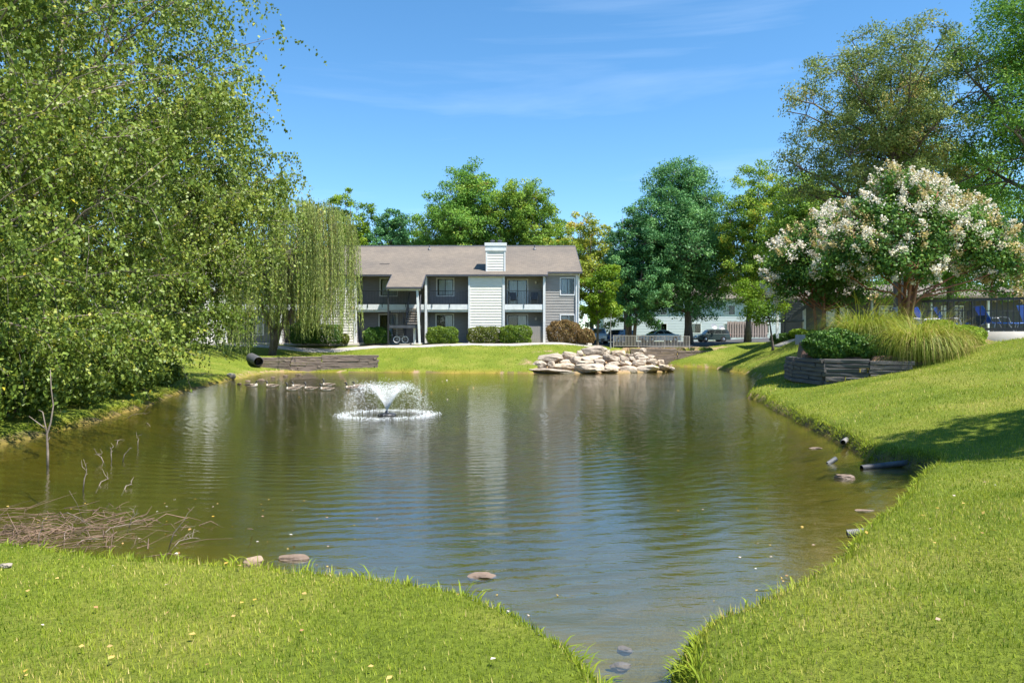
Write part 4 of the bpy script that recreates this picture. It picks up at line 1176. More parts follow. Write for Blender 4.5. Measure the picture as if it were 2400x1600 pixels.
# ---- weeping willow
def willow(label, base, seed):
    r_ = np.random.default_rng(seed)
    e = empty('willow_tree', base, label, 'tree')
    mb = MB()
    stems = [([(0, 0, -.2), (.15, 0, 1.2), (-.2, .1, 2.4), (-1.3, 0, 4.6), (-1.8, .2, 7.0)], .30), ([(.1, 0, .4), (.5, 0, 1.8), (1.3, .1, 3.0), (2.3, 0, 5.4), (3.0, .1, 8.2)], .26), ([(.2, .1, 1.5), (.6, .4, 4.0), (.8, .3, 9.3)], .18)]
    for p, r0 in stems:
        mb.tube(p, np.linspace(r0, .05, len(p)), 8)
    tops = []
    heads = [(2.9, 0, 8.7, 2.9, 2.6, 1.7), (1.2, .5, 9.3, 2.2, 2.3, 1.5), (-1.5, 0, 7.0, 2.4, 2.3, 1.6), (-3.0, -.8, 4.6, 1.7, 1.6, 1.1), (0.4, -1.2, 6.2, 2.3, 1.6, 1.0)]
    for hx, hy, hz_, rx, ry, rz in heads:
        for k in range(9):
            a = r_.uniform(0, 2 * math.pi); q = r_.uniform(.5, 1)
            b = (hx + rx * q * math.cos(a), hy + ry * q * math.sin(a), hz_ + rz * (1 - q) * .9)
            src = min(stems, key=lambda s: abs(s[0][-1][0] - hx))[0][-2]
            mb.tube(limb_path(src, b, r_, .25, 6), np.linspace(.06, .012, 6), 5)
    LP, LU, LN, LT = [], [], [], []
    hanks = [(r_.choice(len(heads), p=[.40, .22, .17, .10, .11]), r_.uniform(0, 2 * math.pi), math.sqrt(r_.random())) for _ in range(190)]
    for s in range(1450):
        w, a, q = hanks[int(r_.integers(len(hanks)))]
        a += r_.normal(0, .07); q = min(1, max(0, q + r_.normal(0, .05)))
        hx, hy, hz_, rx, ry, rz = heads[w]
        top = np.array([hx + rx * q * math.cos(a), hy + ry * q * math.sin(a), hz_ + rz * math.sqrt(max(0, 1 - q * q)) + r_.normal(0, .2)])
        low = {0: (1.0, 3.4), 1: (2.0, 5.0), 2: (0.6, 4.0), 3: (-.55, .8), 4: (2.4, 5.0)}[int(w)]
        zend = r_.uniform(*low) if w != 0 else r_.uniform(0.9, 2.6) + 1.6 * (r_.random() ** 2)
        if w == 0 and r_.random() < .35: zend += 2
        L = max(.8, top[2] - zend)
        n = int(L / .085)
        t = np.linspace(0, 1, n)
        drift = r_.normal(0, .22, 2)
        outd = np.array([math.cos(a), math.sin(a)]) * .35
        p = np.stack([top[0] + outd[0] * (1 - np.exp(-4 * t)) + drift[0] * t + .05 * np.sin(5 * t + a), top[1] + outd[1] * (1 - np.exp(-4 * t)) + drift[1] * t, top[2] - L * t], 1)
        p += r_.normal(0, .022, p.shape)
        thin = r_.random()
        keep = r_.random(n) < (.95 if thin < .75 else .45)
        LP.append(p[keep]); LT.append(np.full(keep.sum(), r_.normal(.45, .17) + (.25 if r_.random() < .12 else 0)))
        if s % 3 == 0:
            pi = np.linspace(0, n - 1, 6).astype(int)
            mb.tube(p[pi], .006, 3, False)
    mb.build('trunk', M['bark'], e, True)
    P = np.concatenate(LP); T = np.concatenate(LT); n = len(P)
    U = unit(np.array([0, 0, -1.0]) + .30 * r_.normal(size=(n, 3)))
    Nn = unit(r_.normal(size=(n, 3)))
    ln = r_.uniform(.14, .24, n)
    v, q, t = leaf_geo(P, U, Nn, ln, r_.uniform(.036, .058, n), T + r_.normal(0, .1, n), tri=True)
    link('crown', crown_mesh('crown', [(v, q, t)], M['leaf_willow']), e)
willow('weeping willow with long yellowish strands in front of the apartment building', (-16.6, 51.6, hz(-16.6, 51.6)), 51)

# ---- crape myrtles in the raised bed
def crape(label, base, lobes, seed, n_clump, n_flower, stems, trunk_r, leaf):
    e = tree('crape_myrtle', label, base, trunk_r, lobes, n_clump, 60, .42, leaf, 'leaf_crape', 'bark_red', seed, 'blossoming trees in the raised bed', shell=.5, trunks=stems, n_limb=26, fork=.05, up=.5, tint_sp=.12)
    r_ = np.random.default_rng(seed + 1)
    C, k = blob_points(lobes, n_flower * 3, r_, .93)
    L = np.array(lobes)
    ctr = L[:, :3].mean(0)
    # blossoms sit on the outside, most of them high up
    inside = np.zeros(len(C), bool)
    for l in L: inside |= (((C - l[:3]) / l[3:6]) ** 2).sum(1) < .80
    zr_ = (C[:, 2] - C[:, 2].min()) / np.ptp(C[:, 2])
    ok = (~inside) & (r_.random(len(C)) < .12 + 1.0 * zr_)
    C = C[ok][:n_flower]
    V, Q, T = [], [], []
    parts = []
    for c in C:
        m = 70
        d = unit(unit(c - ctr) + np.array([0, 0, .5]) + r_.normal(0, .25, 3))
        hlen = r_.uniform(.28, .52)
        t = r_.random(m)
        p = c + d * (t * hlen)[:, None] + r_.normal(size=(m, 3)) * (.12 * (1.1 - t))[:, None]
        old = r_.random() < (.30 + .5 * max(0, (c[0] - ctr[0]) / 4))
        tt = r_.normal(.24 if old else .74, .17, m)
        ln = r_.uniform(.05, .095, m)
        parts.append(leaf_geo(p, r_.normal(size=(m, 3)), r_.normal(size=(m, 3)), ln, ln * .9, tt, .2))
    link('blossom', crown_mesh('blossom', parts, M['blossom']), e)
    return e
bA = (14.35, 27.3); zA = hz(*bA)
crape('large multi stemmed crape myrtle full of cream blossom behind the ornamental grass', (bA[0], bA[1], zA), [(0, 0, 3.9, 1.7, 1.6, 1.4), (-1.9, -.3, 3.3, 1.1, 1.1, .8), (-2.7, 0, 2.7, .8, .8, .5), (1.9, 0, 3.6, 1.3, 1.3, 1.0), (.4, .2, 5.1, 1.1, 1.1, .8), (-.5, 0, 5.6, .6, .6, .5), (3.2, .1, 2.9, 1.1, 1.1, .8), (4.0, .1, 2.0, .9, .9, .6), (-.4, -.6, 2.7, 1.4, 1.1, .7), (-1.3, 0, 4.6, .9, .9, .6), (2.3, .3, 4.5, .8, .8, .6), (1.4, .2, 5.2, .6, .6, .5), (3.2, 0, 3.9, .6, .6, .5)], 61, 560, 330, 5, .085, .12)
bB = (12.45, 30.2); zB = hz(*bB)
crape('smaller white flowering crape myrtle beside the left end of the raised bed', (bB[0], bB[1], zB), [(0, 0, 3.3, 1.7, 1.5, 1.4), (-1.2, -.2, 2.9, 1.1, 1.1, .9), (1.0, .2, 3.2, 1.2, 1.2, 1.0), (-.6, 0, 2.2, 1.5, 1.2, .8), (.2, 0, 4.4, .8, .8, .8), (.9, 0, 2.0, 1.2, 1.1, .7)], 63, 360, 130, 3, .075, .125)

# ---- clipped shrubs
def shrub(name, label, x, y, rx, ry, h, mat, seed, leaf=.07, n=None, square=3.0, group='clipped shrubs along the building', z=None, tint=.5, z0cut=0.0):
    r_ = np.random.default_rng(seed)
    z = hz(x, y) if z is None else z
    e = empty(name, (x, y, z), label, 'shrub', group)
    mb = MB()
    for k in range(7):
        a = r_.uniform(0, 6.28)
        mb.tube([(0.15 * rx * math.cos(a), 0.15 * ry * math.sin(a), -.1), (.5 * rx * math.cos(a), .5 * ry * math.sin(a), h * .7)], [.025, .012], 5)
    mb.build('stem', M['bark'], e)
    leaf *= 1.25
    n = int(n * 1.3) if n else int(min(9500, 16 * (rx * ry + (rx + ry) * h) / (leaf * leaf) * 1.4))
    d = unit(r_.normal(size=(n, 3)))
    d[:, 2] = np.where(d[:, 2] < -.85, -d[:, 2], d[:, 2])
    sq = (np.abs(d) ** square).sum(1) ** (-1 / square)
    lump = 1 + .06 * np.sin(5 * d[:, 0] + seed) * np.cos(4 * d[:, 1] + 2 * d[:, 2]) + .05 * np.sin(9 * d[:, 0] + 7 * d[:, 2] + seed)
    rad = sq * lump * np.where(r_.random(n) < .72, r_.normal(1, .03, n), r_.uniform(.55, .98, n))
    P = d * rad[:, None] * np.array([rx, ry, h * .54]) + np.array([0, 0, h * .46])
    P[:, 2] = np.maximum(P[:, 2], z0cut + r_.uniform(0, .1, n))
    Nn = unit(d + .8 * r_.normal(size=(n, 3)))
    U = unit(r_.normal(size=(n, 3)) + np.array([0, 0, .4]))
    ln = leaf * r_.uniform(.7, 1.3, n)
    t = tint + .10 * np.sin(3 * P[:, 0] / rx + seed) + r_.normal(0, .2, n)
    v, q, tt = leaf_geo(P, U, Nn, ln, ln * .7, t, .12)
    link('foliage', crown_mesh('foliage', [(v, q, tt)], M[mat]), e)
    return e
SH_Y = 55.85
def bpx(p0, p1, y): return ((p0 + p1) / 2 - 1200) / F * y, (p1 - p0) / 2 / F * y
for (nm, lab, p0, p1, top, mat, sq, yy, tint) in [
    ('boxwood_shrub', 'dark clipped shrub behind the willow strands, left of two', 684, 745, 757, 'leaf_boxdark', 4, 55.7, .45), ('boxwood_shrub', 'dark clipped shrub right of its neighbour behind the willow strands', 738, 799, 762, 'leaf_boxdark', 4, 55.6, .55),
    ('boxwood_shrub', 'tiny round shrub by the cream wall panel at the willow edge', 799, 818, 783, 'leaf_olivebox', 2.6, 55.9, .5), ('boxwood_shrub', 'dark rounded shrub left of the stair post', 855, 913, 768, 'leaf_boxdark', 3.4, 55.6, .55),
    ('boxwood_shrub', 'bright green square clipped shrub right of the stair', 1002, 1070, 767, 'leaf_box', 4.5, 55.9, .62), ('boxwood_shrub', 'dull green clipped shrub under the cream chimney panel', 1097, 1178, 767, 'leaf_olivebox', 3.6, 55.95, .45),
    ('boxwood_shrub', 'bright green clipped shrub in front of the patio fence', 1173, 1243, 764, 'leaf_box', 4, 55.7, .62), ('juniper_shrub', 'large brown dying shrub at the right corner of the building', 1283, 1362, 752, 'leaf_brown', 2.6, 55.5, .5),
    ('juniper_shrub', 'smaller round brown shrub right of the large dying shrub', 1352, 1394, 770, 'leaf_brown', 2.3, 55.2, .6)]:
    xx, rx = bpx(p0, p1, yy)
    z0 = 1.87
    hh = EYE + (800 - top) / F * yy - z0
    shrub(nm, lab, xx, yy, rx, min(rx, .75), hh, mat, int(p0), .075, square=sq, z=z0, tint=tint)
BEDG = 'plants in the raised bed'
shrub('holly_shrub', 'dark green spreading shrub over the left end of the raised timber wall', 10.75, 24.85, .85, 1.0, .95, 'leaf_boxdark', 71, .075, 7000, 2.6, BEDG, z=1.42, tint=.5)
shrub('holly_shrub', 'dark green shrub tucked between the hedge and the ornamental grass', 11.55, 24.25, .75, .7, .75, 'leaf_boxdark', 72, .075, 4500, 2.4, BEDG, z=1.42, tint=.45)
shrub('privet_shrub', 'bright yellow green rounded shrub at the right end of the raised bed', 14.75, 24.75, .78, .7, .78, 'leaf_lime', 73, .07, 6000, 2.4, BEDG, z=hz(14.75, 24.75) - .05, tint=.6)
shrub('privet_shrub', 'small lime shrub crowning the rounded shrub beside the pool deck', 14.5, 25.5, .6, .55, .75, 'leaf_lime', 74, .07, 4000, 2.3, BEDG, z=hz(14.5, 25.5) - .05, tint=.55)
shrub('privet_shrub', 'small yellow shrub at the foot of the dark stair', 19.9, 51.8, .65, .5, .6, 'leaf_lime', 75, .1, 1500, 2.3, 'shrubs by the dark building', tint=.75)
shrub('holly_shrub', 'low dark shrub below the stair canopy post', 18.9, 52.2, .8, .5, .55, 'leaf_boxdark', 76, .1, 1500, 2.3, 'shrubs by the dark building', tint=.4)
shrub('holly_shrub', 'low dark shrub beside the small yellow shrub', 21.0, 52.0, .8, .5, .5, 'leaf_boxdark', 77, .1, 1500, 2.3, 'shrubs by the dark building', tint=.4)

for i, (x, y, rx, h_, lab) in enumerate([(-10.9, 14.0, 1.1, 1.3, 'leafy bank shrub at the left edge of the water'), (-11.3, 16.6, 1.2, 1.4, 'leafy bank shrub behind the bleached sapling'), (-11.9, 19.6, 1.2, 1.2, 'leafy bank shrub under the tall middle birch'), (-12.6, 22.8, 1.2, 1.1, 'leafy bank shrub right of the tall middle birch'), (-13.6, 26.2, 1.2, 1.1, 'leafy bank shrub between the middle and farthest birch'), (-14.3, 29.6, 1.1, .9, 'low leafy shrub where the birches end')]):
    shrub('bank_shrub', lab, x, y, rx, 1.0, h_, 'leaf_birch', 600 + i, .085, 4200, 2.2, 'shrubs under the birches', tint=.3)
# ---- ornamental grass: arching blades
def blades(P, az, lean, Ln, Wd, tint, seg=4, curl=1.0, r_=None):
    """arching strips from roots P; returns verts, quads, tint"""
    n = len(P)
    h = np.stack([np.cos(az), np.sin(az), np.zeros(n)], 1)
    side = np.stack([-np.sin(az), np.cos(az), np.zeros(n)], 1)
    V = np.empty((n, seg + 1, 2, 3))
    pos = P.copy()
    ang = lean.copy()
    for k in range(seg + 1):
        w = Wd * (1 - (k / seg) ** 1.6 * .92)
        V[:, k, 0] = pos - side * (w / 2)[:, None]; V[:, k, 1] = pos + side * (w / 2)[:, None]
        stp = Ln / seg
        pos = pos + (h * np.sin(ang)[:, None] + np.array([0, 0, 1.0]) * np.cos(ang)[:, None]) * stp[:, None]
        ang = np.minimum(ang + curl * (.9 + .5 * k) / seg, 2.9)
    base = np.arange(n)[:, None] * (2 * (seg + 1))
    q = np.concatenate([np.stack([base[:, 0] + 2 * k, base[:, 0] + 2 * k + 1, base[:, 0] + 2 * k + 3, base[:, 0] + 2 * k + 2], 1) for k in range(seg)])
    return V.reshape(-1, 3), q, np.repeat(tint, 2 * (seg + 1))

def fountain_grass(label, x, y, z, n, rad, ln, seed, dead=.06, tint=.5):
    r_ = np.random.default_rng(seed)
    e = empty('ornamental_grass', (x, y, z), label, 'grass', BEDG)
    rr = rad * np.sqrt(r_.random(n)); a = r_.uniform(0, 2 * np.pi, n)
    P = np.stack([rr * np.cos(a), rr * np.sin(a), np.zeros(n)], 1)
    az = a + r_.normal(0, .5, n)
    lean = .06 + .55 * (rr / rad) + np.abs(r_.normal(0, .18, n))
    L = ln * r_.uniform(.35, 1.12, n)
    T = np.where(r_.random(n) < dead, .97, np.clip(r_.normal(tint, .16, n), 0, .9))
    v, q, t = blades(P, az, lean * .6, L, r_.uniform(.012, .021, n), T, 7, np.clip(r_.normal(1.45, .5, n), .35, 2.6))
    link('foliage', crown_mesh('foliage', [(v, q, t)], M['reed']), e)
fountain_grass('largest clump of arching ornamental grass in the raised bed', 12.95, 23.9, hz(12.95, 23.9) - .05, 3800, .42, 2.35, 81, .10, .55)
fountain_grass('ornamental grass clump behind the dark hedge, left of the largest clump', 11.95, 25.5, hz(11.95, 25.5) - .05, 2400, .36, 2.5, 82, .05, .42)
fountain_grass('tan tinged ornamental grass clump beside the bright yellow green shrub', 13.95, 24.0, hz(13.95, 24.0) - .05, 1900, .3, 1.5, 83, .30, .6)
fountain_grass('tall ornamental grass clump at the foot of the large crape myrtle', 13.1, 26.6, hz(13.1, 26.6) - .05, 1700, .34, 2.3, 84, .04, .5)

# ------------------------------------------------------------------ lawn blades (thicker on the ground near the viewer)
def lawn():
    r_ = np.random.default_rng(91)
    Vs, Qs, Ts = [], [], []
    k = 0
    def zone(x0, x1, y0, y1, dens, ln, wd, seg, cond=None):
        nonlocal k
        n = int((x1 - x0) * (y1 - y0) * dens)
        x = r_.uniform(x0, x1, n); y = r_.uniform(y0, y1, n)
        ok = np.abs(x) < .80 * y + 1.2
        if cond is not None: ok &= cond(x, y)
        x, y = x[ok], y[ok]
        s = shore_dist(x, y)
        ok = (s > .035) & ~in_poly(x, y, BED)
        x, y, s = x[ok], y[ok], s[ok]
        z = height(x, y, s)
        n = len(x)
        pn = .5 + .25 * np.sin(1.7 * x + 2.1 * np.sin(.9 * y)) + .25 * np.sin(2.3 * y + 1.4 * np.sin(1.1 * x) + 1)
        fine = .5 + .5 * np.sin(6.3 * x + 3 * np.sin(4.1 * y)) * np.sin(5.7 * y + 2.5 * np.sin(5.2 * x))
        clover = (np.sin(3.3 * x + 1.9 * np.sin(2.7 * y) + 2) * np.sin(3.9 * y + 2.2 * np.sin(2.1 * x)) > .55)
        dry = np.clip(pn * 1.6 - .5 + .5 * (fine - .5), 0, 1.2)
        tint = .30 + .26 * pn + .12 * fine - .22 * clover + r_.normal(0, .14, n)
        tint = np.where(r_.random(n) < .03 + .22 * dry, r_.uniform(.86, 1, n), np.clip(tint, 0, .88))
        gone = r_.random(n) < .42 * dry      # thin, thatchy spots
        x, y, z, s, tint, pn = (q_[~gone] for q_ in (x, y, z, s, tint, pn)); n = len(x)
        L = ln * r_.uniform(.45, 1.25, n) * (1 + .7 * (s < .22)) * (.75 + .4 * pn) * np.where(r_.random(n) < .03, 1.8, 1)
        v, q, t = blades(np.stack([x, y, z - .006], 1), r_.uniform(0, 6.283, n), np.abs(r_.normal(.35, .28, n)), L, wd * r_.uniform(.7, 1.3, n), tint, seg, .9)
        Vs.append(v); Qs.append(q + k); Ts.append(t); k += len(v)
    def fringe(dmax, per_m, ln, wd):
        """longer unmown blades leaning out over the water"""
        nonlocal k
        A = SH; B = np.roll(SH, -1, 0)
        seg = np.hypot(*(B - A).T); mid = (A + B) / 2
        ok = (np.hypot(*mid.T) < dmax) & (mid[:, 1] > 2.4) & (np.abs(mid[:, 0]) < .8 * mid[:, 1] + 1.5)
        cnt = (seg * per_m * ok).astype(int)
        i = np.repeat(np.arange(len(A)), cnt)
        t = r_.random(len(i))[:, None]
        p = A[i] * (1 - t) + B[i] * t
        d = (B - A)[i]; nrm = np.stack([d[:, 1], -d[:, 0]], 1); nrm /= np.linalg.norm(nrm, axis=1, keepdims=True)
        e_ = r_.uniform(.02, .16, len(i))[:, None]
        q = p + nrm * e_
        sgn = np.where(shore_dist(q[:, 0], q[:, 1]) > 0, 1, -1)[:, None]
        q = p + nrm * sgn * e_
        s = shore_dist(q[:, 0], q[:, 1])
        keep = s > .01
        q, s, nrm, sgn = q[keep], s[keep], nrm[keep], sgn[keep]
        n = len(q)
        az = np.arctan2(-(nrm * sgn)[:, 1], -(nrm * sgn)[:, 0]) + r_.normal(0, .8, n)
        clump = .5 + .5 * np.sin(7 * q[:, 0] + 5 * q[:, 1]) * np.sin(3.1 * q[:, 1] - 4 * q[:, 0])
        v, f_, t_ = blades(np.c_[q, height(q[:, 0], q[:, 1], s) - .01], az, np.abs(r_.normal(.8, .35, n)), ln * r_.uniform(.5, 1.3, n) * (.45 + .8 * clump), wd * r_.uniform(.7, 1.3, n), np.clip(r_.normal(.33, .17, n), 0, 1), 3, 1.2)
        Vs.append(v); Qs.append(f_ + k); Ts.append(t_); k += len(v)
    fringe(9, 600, .052, .006)
    fringe(30, 130, .14, .014)
    zone(-6.5, 1.0, 2.6, 6.8, 4300, .036, .0064, 1)
    zone(0.7, 7.0, 2.6, 8.0, 3500, .038, .0070, 1)
    zone(3.5, 14, 8.0, 14.0, 1300, .044, .009, 1)
    zone(5.5, 18, 14.0, 24.0, 420, .055, .015, 1)
    zone(8, 22, 24, 40, 90, .075, .026, 1)
    zone(-16, 12, 46.4, 54.0, 70, .08, .035, 1)
    zone(12, 22, 40, 66, 28, .085, .04, 1)
    zone(-22, -9, 12, 50, 22, .09, .03, 1)
    me = np_mesh('lawn_grass', np.concatenate(Vs), np.concatenate(Qs), M['blade'], {'tint': np.concatenate(Ts)})
    tag(link('lawn_grass', me), 'short green and straw coloured lawn blades covering the banks', 'grass', None, 'stuff')
lawn()
# ------------------------------------------------------------------ timber walls: every log its own piece
def log_mesh(L, h, t, mat, seed):
    """a squared timber with worn, slightly wavy faces"""
    r_ = np.random.default_rng(seed)
    n = max(3, int(L / .5))
    V, Fc = [], []
    for i in range(n + 1):
        x = -L / 2 + L * i / n + (r_.normal(0, .02) if i in (0, n) else 0)
        c = .022
        prof = [(-t / 2 + c, -h / 2), (t / 2 - c, -h / 2), (t / 2, -h / 2 + c), (t / 2, h / 2 - c), (t / 2 - c, h / 2), (-t / 2 + c, h / 2), (-t / 2, h / 2 - c), (-t / 2, -h / 2 + c)]
        for (y, z) in prof:
            V.append((x, y + r_.normal(0, .006), z + r_.normal(0, .005)))
    for i in range(n):
        for k in range(8):
            Fc.append((i * 8 + k, i * 8 + (k + 1) % 8, (i + 1) * 8 + (k + 1) % 8, (i + 1) * 8 + k))
    Fc.append(tuple(range(7, -1, -1))); Fc.append(tuple(n * 8 + k for k in range(8)))
    mb = MB(); mb.v = V; mb.f = Fc
    return mb.mesh('timber', mat)

def timber_wall(label, runs, mat, seed, log_h=.15, thick=.2, group='timber retaining walls'):
    """runs: ((x0, y0), (x1, y1), base z0, base z1, top z0, top z1) laid as courses of logs with staggered joints"""
    r_ = np.random.default_rng(seed)
    x, y = runs[0][0]
    e = empty('timber_wall', (0, 0, 0), label, 'wall', group)
    for ri, (a, b_, zb0, zb1, zt0, zt1) in enumerate(runs):
        a, b_ = Vector((a[0], a[1])), Vector((b_[0], b_[1]))
        L = (b_ - a).length
        ang = math.atan2(b_.y - a.y, b_.x - a.x)
        zlo = min(zb0, zb1); zhi = max(zt0, zt1)
        n = int(round((zhi - zlo) / log_h))
        for k in range(n):
            zc = zlo + (k + .5) * log_h
            s = -r_.uniform(0, 1.2) if k % 2 else 0.0
            while s < L - .15:
                ln = r_.uniform(1.5, 2.5)
                s0, s1 = max(s, 0), min(s + ln, L + r_.uniform(-.06, .10))
                s += ln
                if s1 - s0 < .2: continue
                t0, t1 = s0 / L, min(1, s1 / L)
                tm = (t0 + t1) / 2
                if zc > zt0 + (zt1 - zt0) * tm + .03 or zc < zb0 + (zb1 - zb0) * tm - log_h * .8: continue
                p = a + (b_ - a).normalized() * ((s0 + s1) / 2)
                nrm = Vector((math.sin(ang), -math.cos(ang)))
                off = r_.normal(0, .014) - .012 * k
                o = link('timber', log_mesh(s1 - s0 - .012, log_h - .008, thick, mat, int(r_.integers(1e6))), e, (p.x + nrm.x * off, p.y + nrm.y * off, zc), (r_.normal(0, .02), r_.normal(0, .008), ang))
    return e

timber_wall('low grey timber retaining wall on the far left bank below the willow', [((-16.9, 49.35), (-14.6, 49.2), -.1, -.1, 1.0, 1.02), ((-14.6, 49.2), (-12.6, 49.4), -.05, .05, 1.02, 1.05), ((-12.6, 49.4), (-8.9, 49.5), .05, .25, 1.05, .98)], M['timber'], 1)
timber_wall('dark weathered timber wall holding up the raised bed with ornamental grass', [((10.15, 27.6), (9.80, 25.9), .72, .62, 1.5, 1.5), ((9.80, 25.9), (9.96, 23.78), .60, .60, 1.5, 1.46), ((9.96, 23.78), (11.07, 23.12), .60, .84, 1.44, 1.46), ((11.07, 23.12), (12.2, 22.8), .84, 1.10, 1.46, 1.40)], M['timber_dark'], 2, .14)
timber_wall('far timber wall under the railing at the end of the inlet', [((10.9, 68.62), (15.2, 68.55), -.05, -.05, 1.42, 1.42), ((15.2, 68.5), (18.4, 68.5), -.05, .4, 1.2, 1.2)], M['timber'], 3, .2, .22)

# ------------------------------------------------------------------ boulder wall
def stone_mesh(sx, sy, sz, seed, sub=3, mat=None, rough=.12):
    r_ = np.random.default_rng(seed)
    bm = bmesh.new()
    bmesh.ops.create_icosphere(bm, subdivisions=sub, radius=1)
    planes = [(unit(r_.normal(size=3)), r_.uniform(.58, .86)) for _ in range(16)]
    planes += [(np.array([0, 0, 1.0]) + r_.normal(0, .12, 3), r_.uniform(.62, .8)), (np.array([0, -1, .1]) + r_.normal(0, .12, 3), r_.uniform(.6, .8)), (np.array([1, 0, 0]) + r_.normal(0, .15, 3), .82), (np.array([-1, 0, 0]) + r_.normal(0, .15, 3), .82)]
    ph = r_.uniform(0, 6, 6)
    for v in bm.verts:
        p = np.array(v.co)
        for (n, d) in planes:
            n = n / np.linalg.norm(n)
            k = p @ n - d
            if k > 0: p = p - n * k * .93
        p = p * (1 + rough * .35 * math.sin(4.1 * p[0] + ph[0]) * math.sin(5.3 * p[2] + ph[1]) + rough * .22 * math.sin(11 * p[2] + 4 * p[0] + ph[2]) + r_.normal(0, rough * .13))
        v.co = (p[0] * sx * 1.22, p[1] * sy * 1.22, p[2] * sz * 1.22)
    me = bpy.data.meshes.new('stone')
    bm.to_mesh(me); bm.free()
    if mat: me.materials.append(mat)
    return me
def boulder_wall():
    e = empty('boulder_wall', (0, 0, 0), 'bank of big pale limestone boulders stacked at the far shore', 'wall')
    z3 = [
     [(270, 770, 745, 797), (760, 1060, 700, 792), (1060, 1245, 710, 797), (1245, 1420, 720, 787), (1400, 1645, 710, 782), (1645, 1760, 700, 767), (1755, 1820, 725, 767)],
     [(285, 480, 660, 745), (470, 545, 665, 745), (540, 760, 688, 752), (765, 960, 663, 710), (965, 1090, 643, 718), (1095, 1240, 672, 718), (1240, 1375, 663, 715), (1378, 1530, 653, 710), (1528, 1652, 643, 715), (1638, 1705, 648, 705)],
     [(385, 628, 585, 682), (585, 722, 643, 700), (713, 828, 613, 687), (828, 1042, 603, 667), (1055, 1238, 598, 678), (1230, 1338, 608, 668), (1335, 1402, 613, 668), (1405, 1540, 598, 658), (1535, 1615, 598, 648)],
     [(625, 802, 568, 657), (773, 852, 548, 612), (838, 1072, 508, 617), (1058, 1142, 548, 602), (1138, 1297, 548, 607), (1293, 1352, 583, 617), (1350, 1392, 588, 614), (1388, 1482, 568, 607), (1450, 1530, 530, 572)]]
    for r, row in enumerate(z3):
        for i, (x0, x1, y0, y1) in enumerate(row):
            pc = 1180 + (x0 + x1) / 2 / 4.523; pyc = 700 + (y0 + y1) / 2 / 4.523
            d = 47.0 + r * 1.15 + max(0, (pc - 1400) / 180) * 2.6
            c = at(pc, pyc, d)
            sx = (x1 - x0) / 2 / 4.523 / F * d * 1.06; sz = (y1 - y0) / 2 / 4.523 / F * d * 1.3
            link('stone', stone_mesh(sx, max(.45, min(.8, sx)), sz, 100 * r + i, 3, M['stone'], .13), e, (c.x, c.y + .3, c.z), (0, random.Random(i + 9 * r).uniform(-.10, .10), random.Random(i).uniform(-.15, .15)))
boulder_wall()

M['stone_tan'] = pm('tan_rock', (0.34, 0.245, 0.165), (0.22, 0.15, 0.10), 6, .8, .02, 14, detail=7)
# ------------------------------------------------------------------ loose stones in the shallows
def loose_stone(label, px, py, sx, sy, sz, seed, mat='stone_wet', d=None, z=0.0, rz=0.0):
    d = d or EYE * F / (py - 800)
    x = (px - 1200) / F * d
    if d < 15: sx, sy, sz = sx * .78, sy * .78, sz * .8
    o = link('loose_stone', stone_mesh(sx, sy, sz, seed, 3 if d < 15 else 2, M[mat], .2), None, (x, d, z), (0, 0, rz))
    tag(o, label, 'stone', 'loose stones along the water')
loose_stone('tan stone lying in the shallows near the corrugated pipes', 1978, 1120, .19, .10, .075, 1)
loose_stone('pale tan rock at the edge of the near lawn in the brown shallows', 597, 1318, .12, .09, .07, 2, 'stone_tan', z=.0)
loose_stone('flat brown rock just awash beside the pale tan rock', 692, 1309, .17, .10, .045, 3)
loose_stone('flat reddish block awash off the near lawn, middle of the picture', 1125, 1350, .16, .09, .05, 4, z=-.012)
loose_stone('drowned brown stone in the narrow outlet, upper of two', 1462, 1508, .07, .045, .04, 5, z=-.05)
loose_stone('drowned brown stone in the narrow outlet, lower of two', 1455, 1540, .08, .05, .04, 6, z=-.06)
loose_stone('flat tan stone under the water at the mouth of the right bank', 1910, 1050, .17, .07, .03, 7, z=-.005)
loose_stone('flat tan stone just under the surface off the near right bank', 2025, 1195, .14, .05, .03, 8, z=-.012)
loose_stone('white round stone on the far left shore', 541, 881, .22, .18, .2, 9, 'stone', d=39.5, z=.16)
loose_stone('pale flat stone lying on the near lawn at the left edge', 14, 1326, .06, .04, .03, 10, 'stone', d=5.75, z=hz(-3.9, 5.75) + .01)
for i, (px, py) in enumerate([(560, 900), (580, 893), (612, 890), (640, 884), (668, 880), (700, 878)]):
    d = EYE * F / (py - 800)
    d = min(d, 47)
    loose_stone(['tan stone', 'broad tan stone', 'blunt tan stone', 'grey tan stone', 'squat tan stone', 'narrow tan stone'][i] + ' on the muddy far left shore, ' + ['first', 'second', 'third', 'fourth', 'fifth', 'last'][i] + ' from the birches', px, py, .12 + .03 * (i % 3), .10, .055, 20 + i, 'stone_wet', d=d, z=.0)

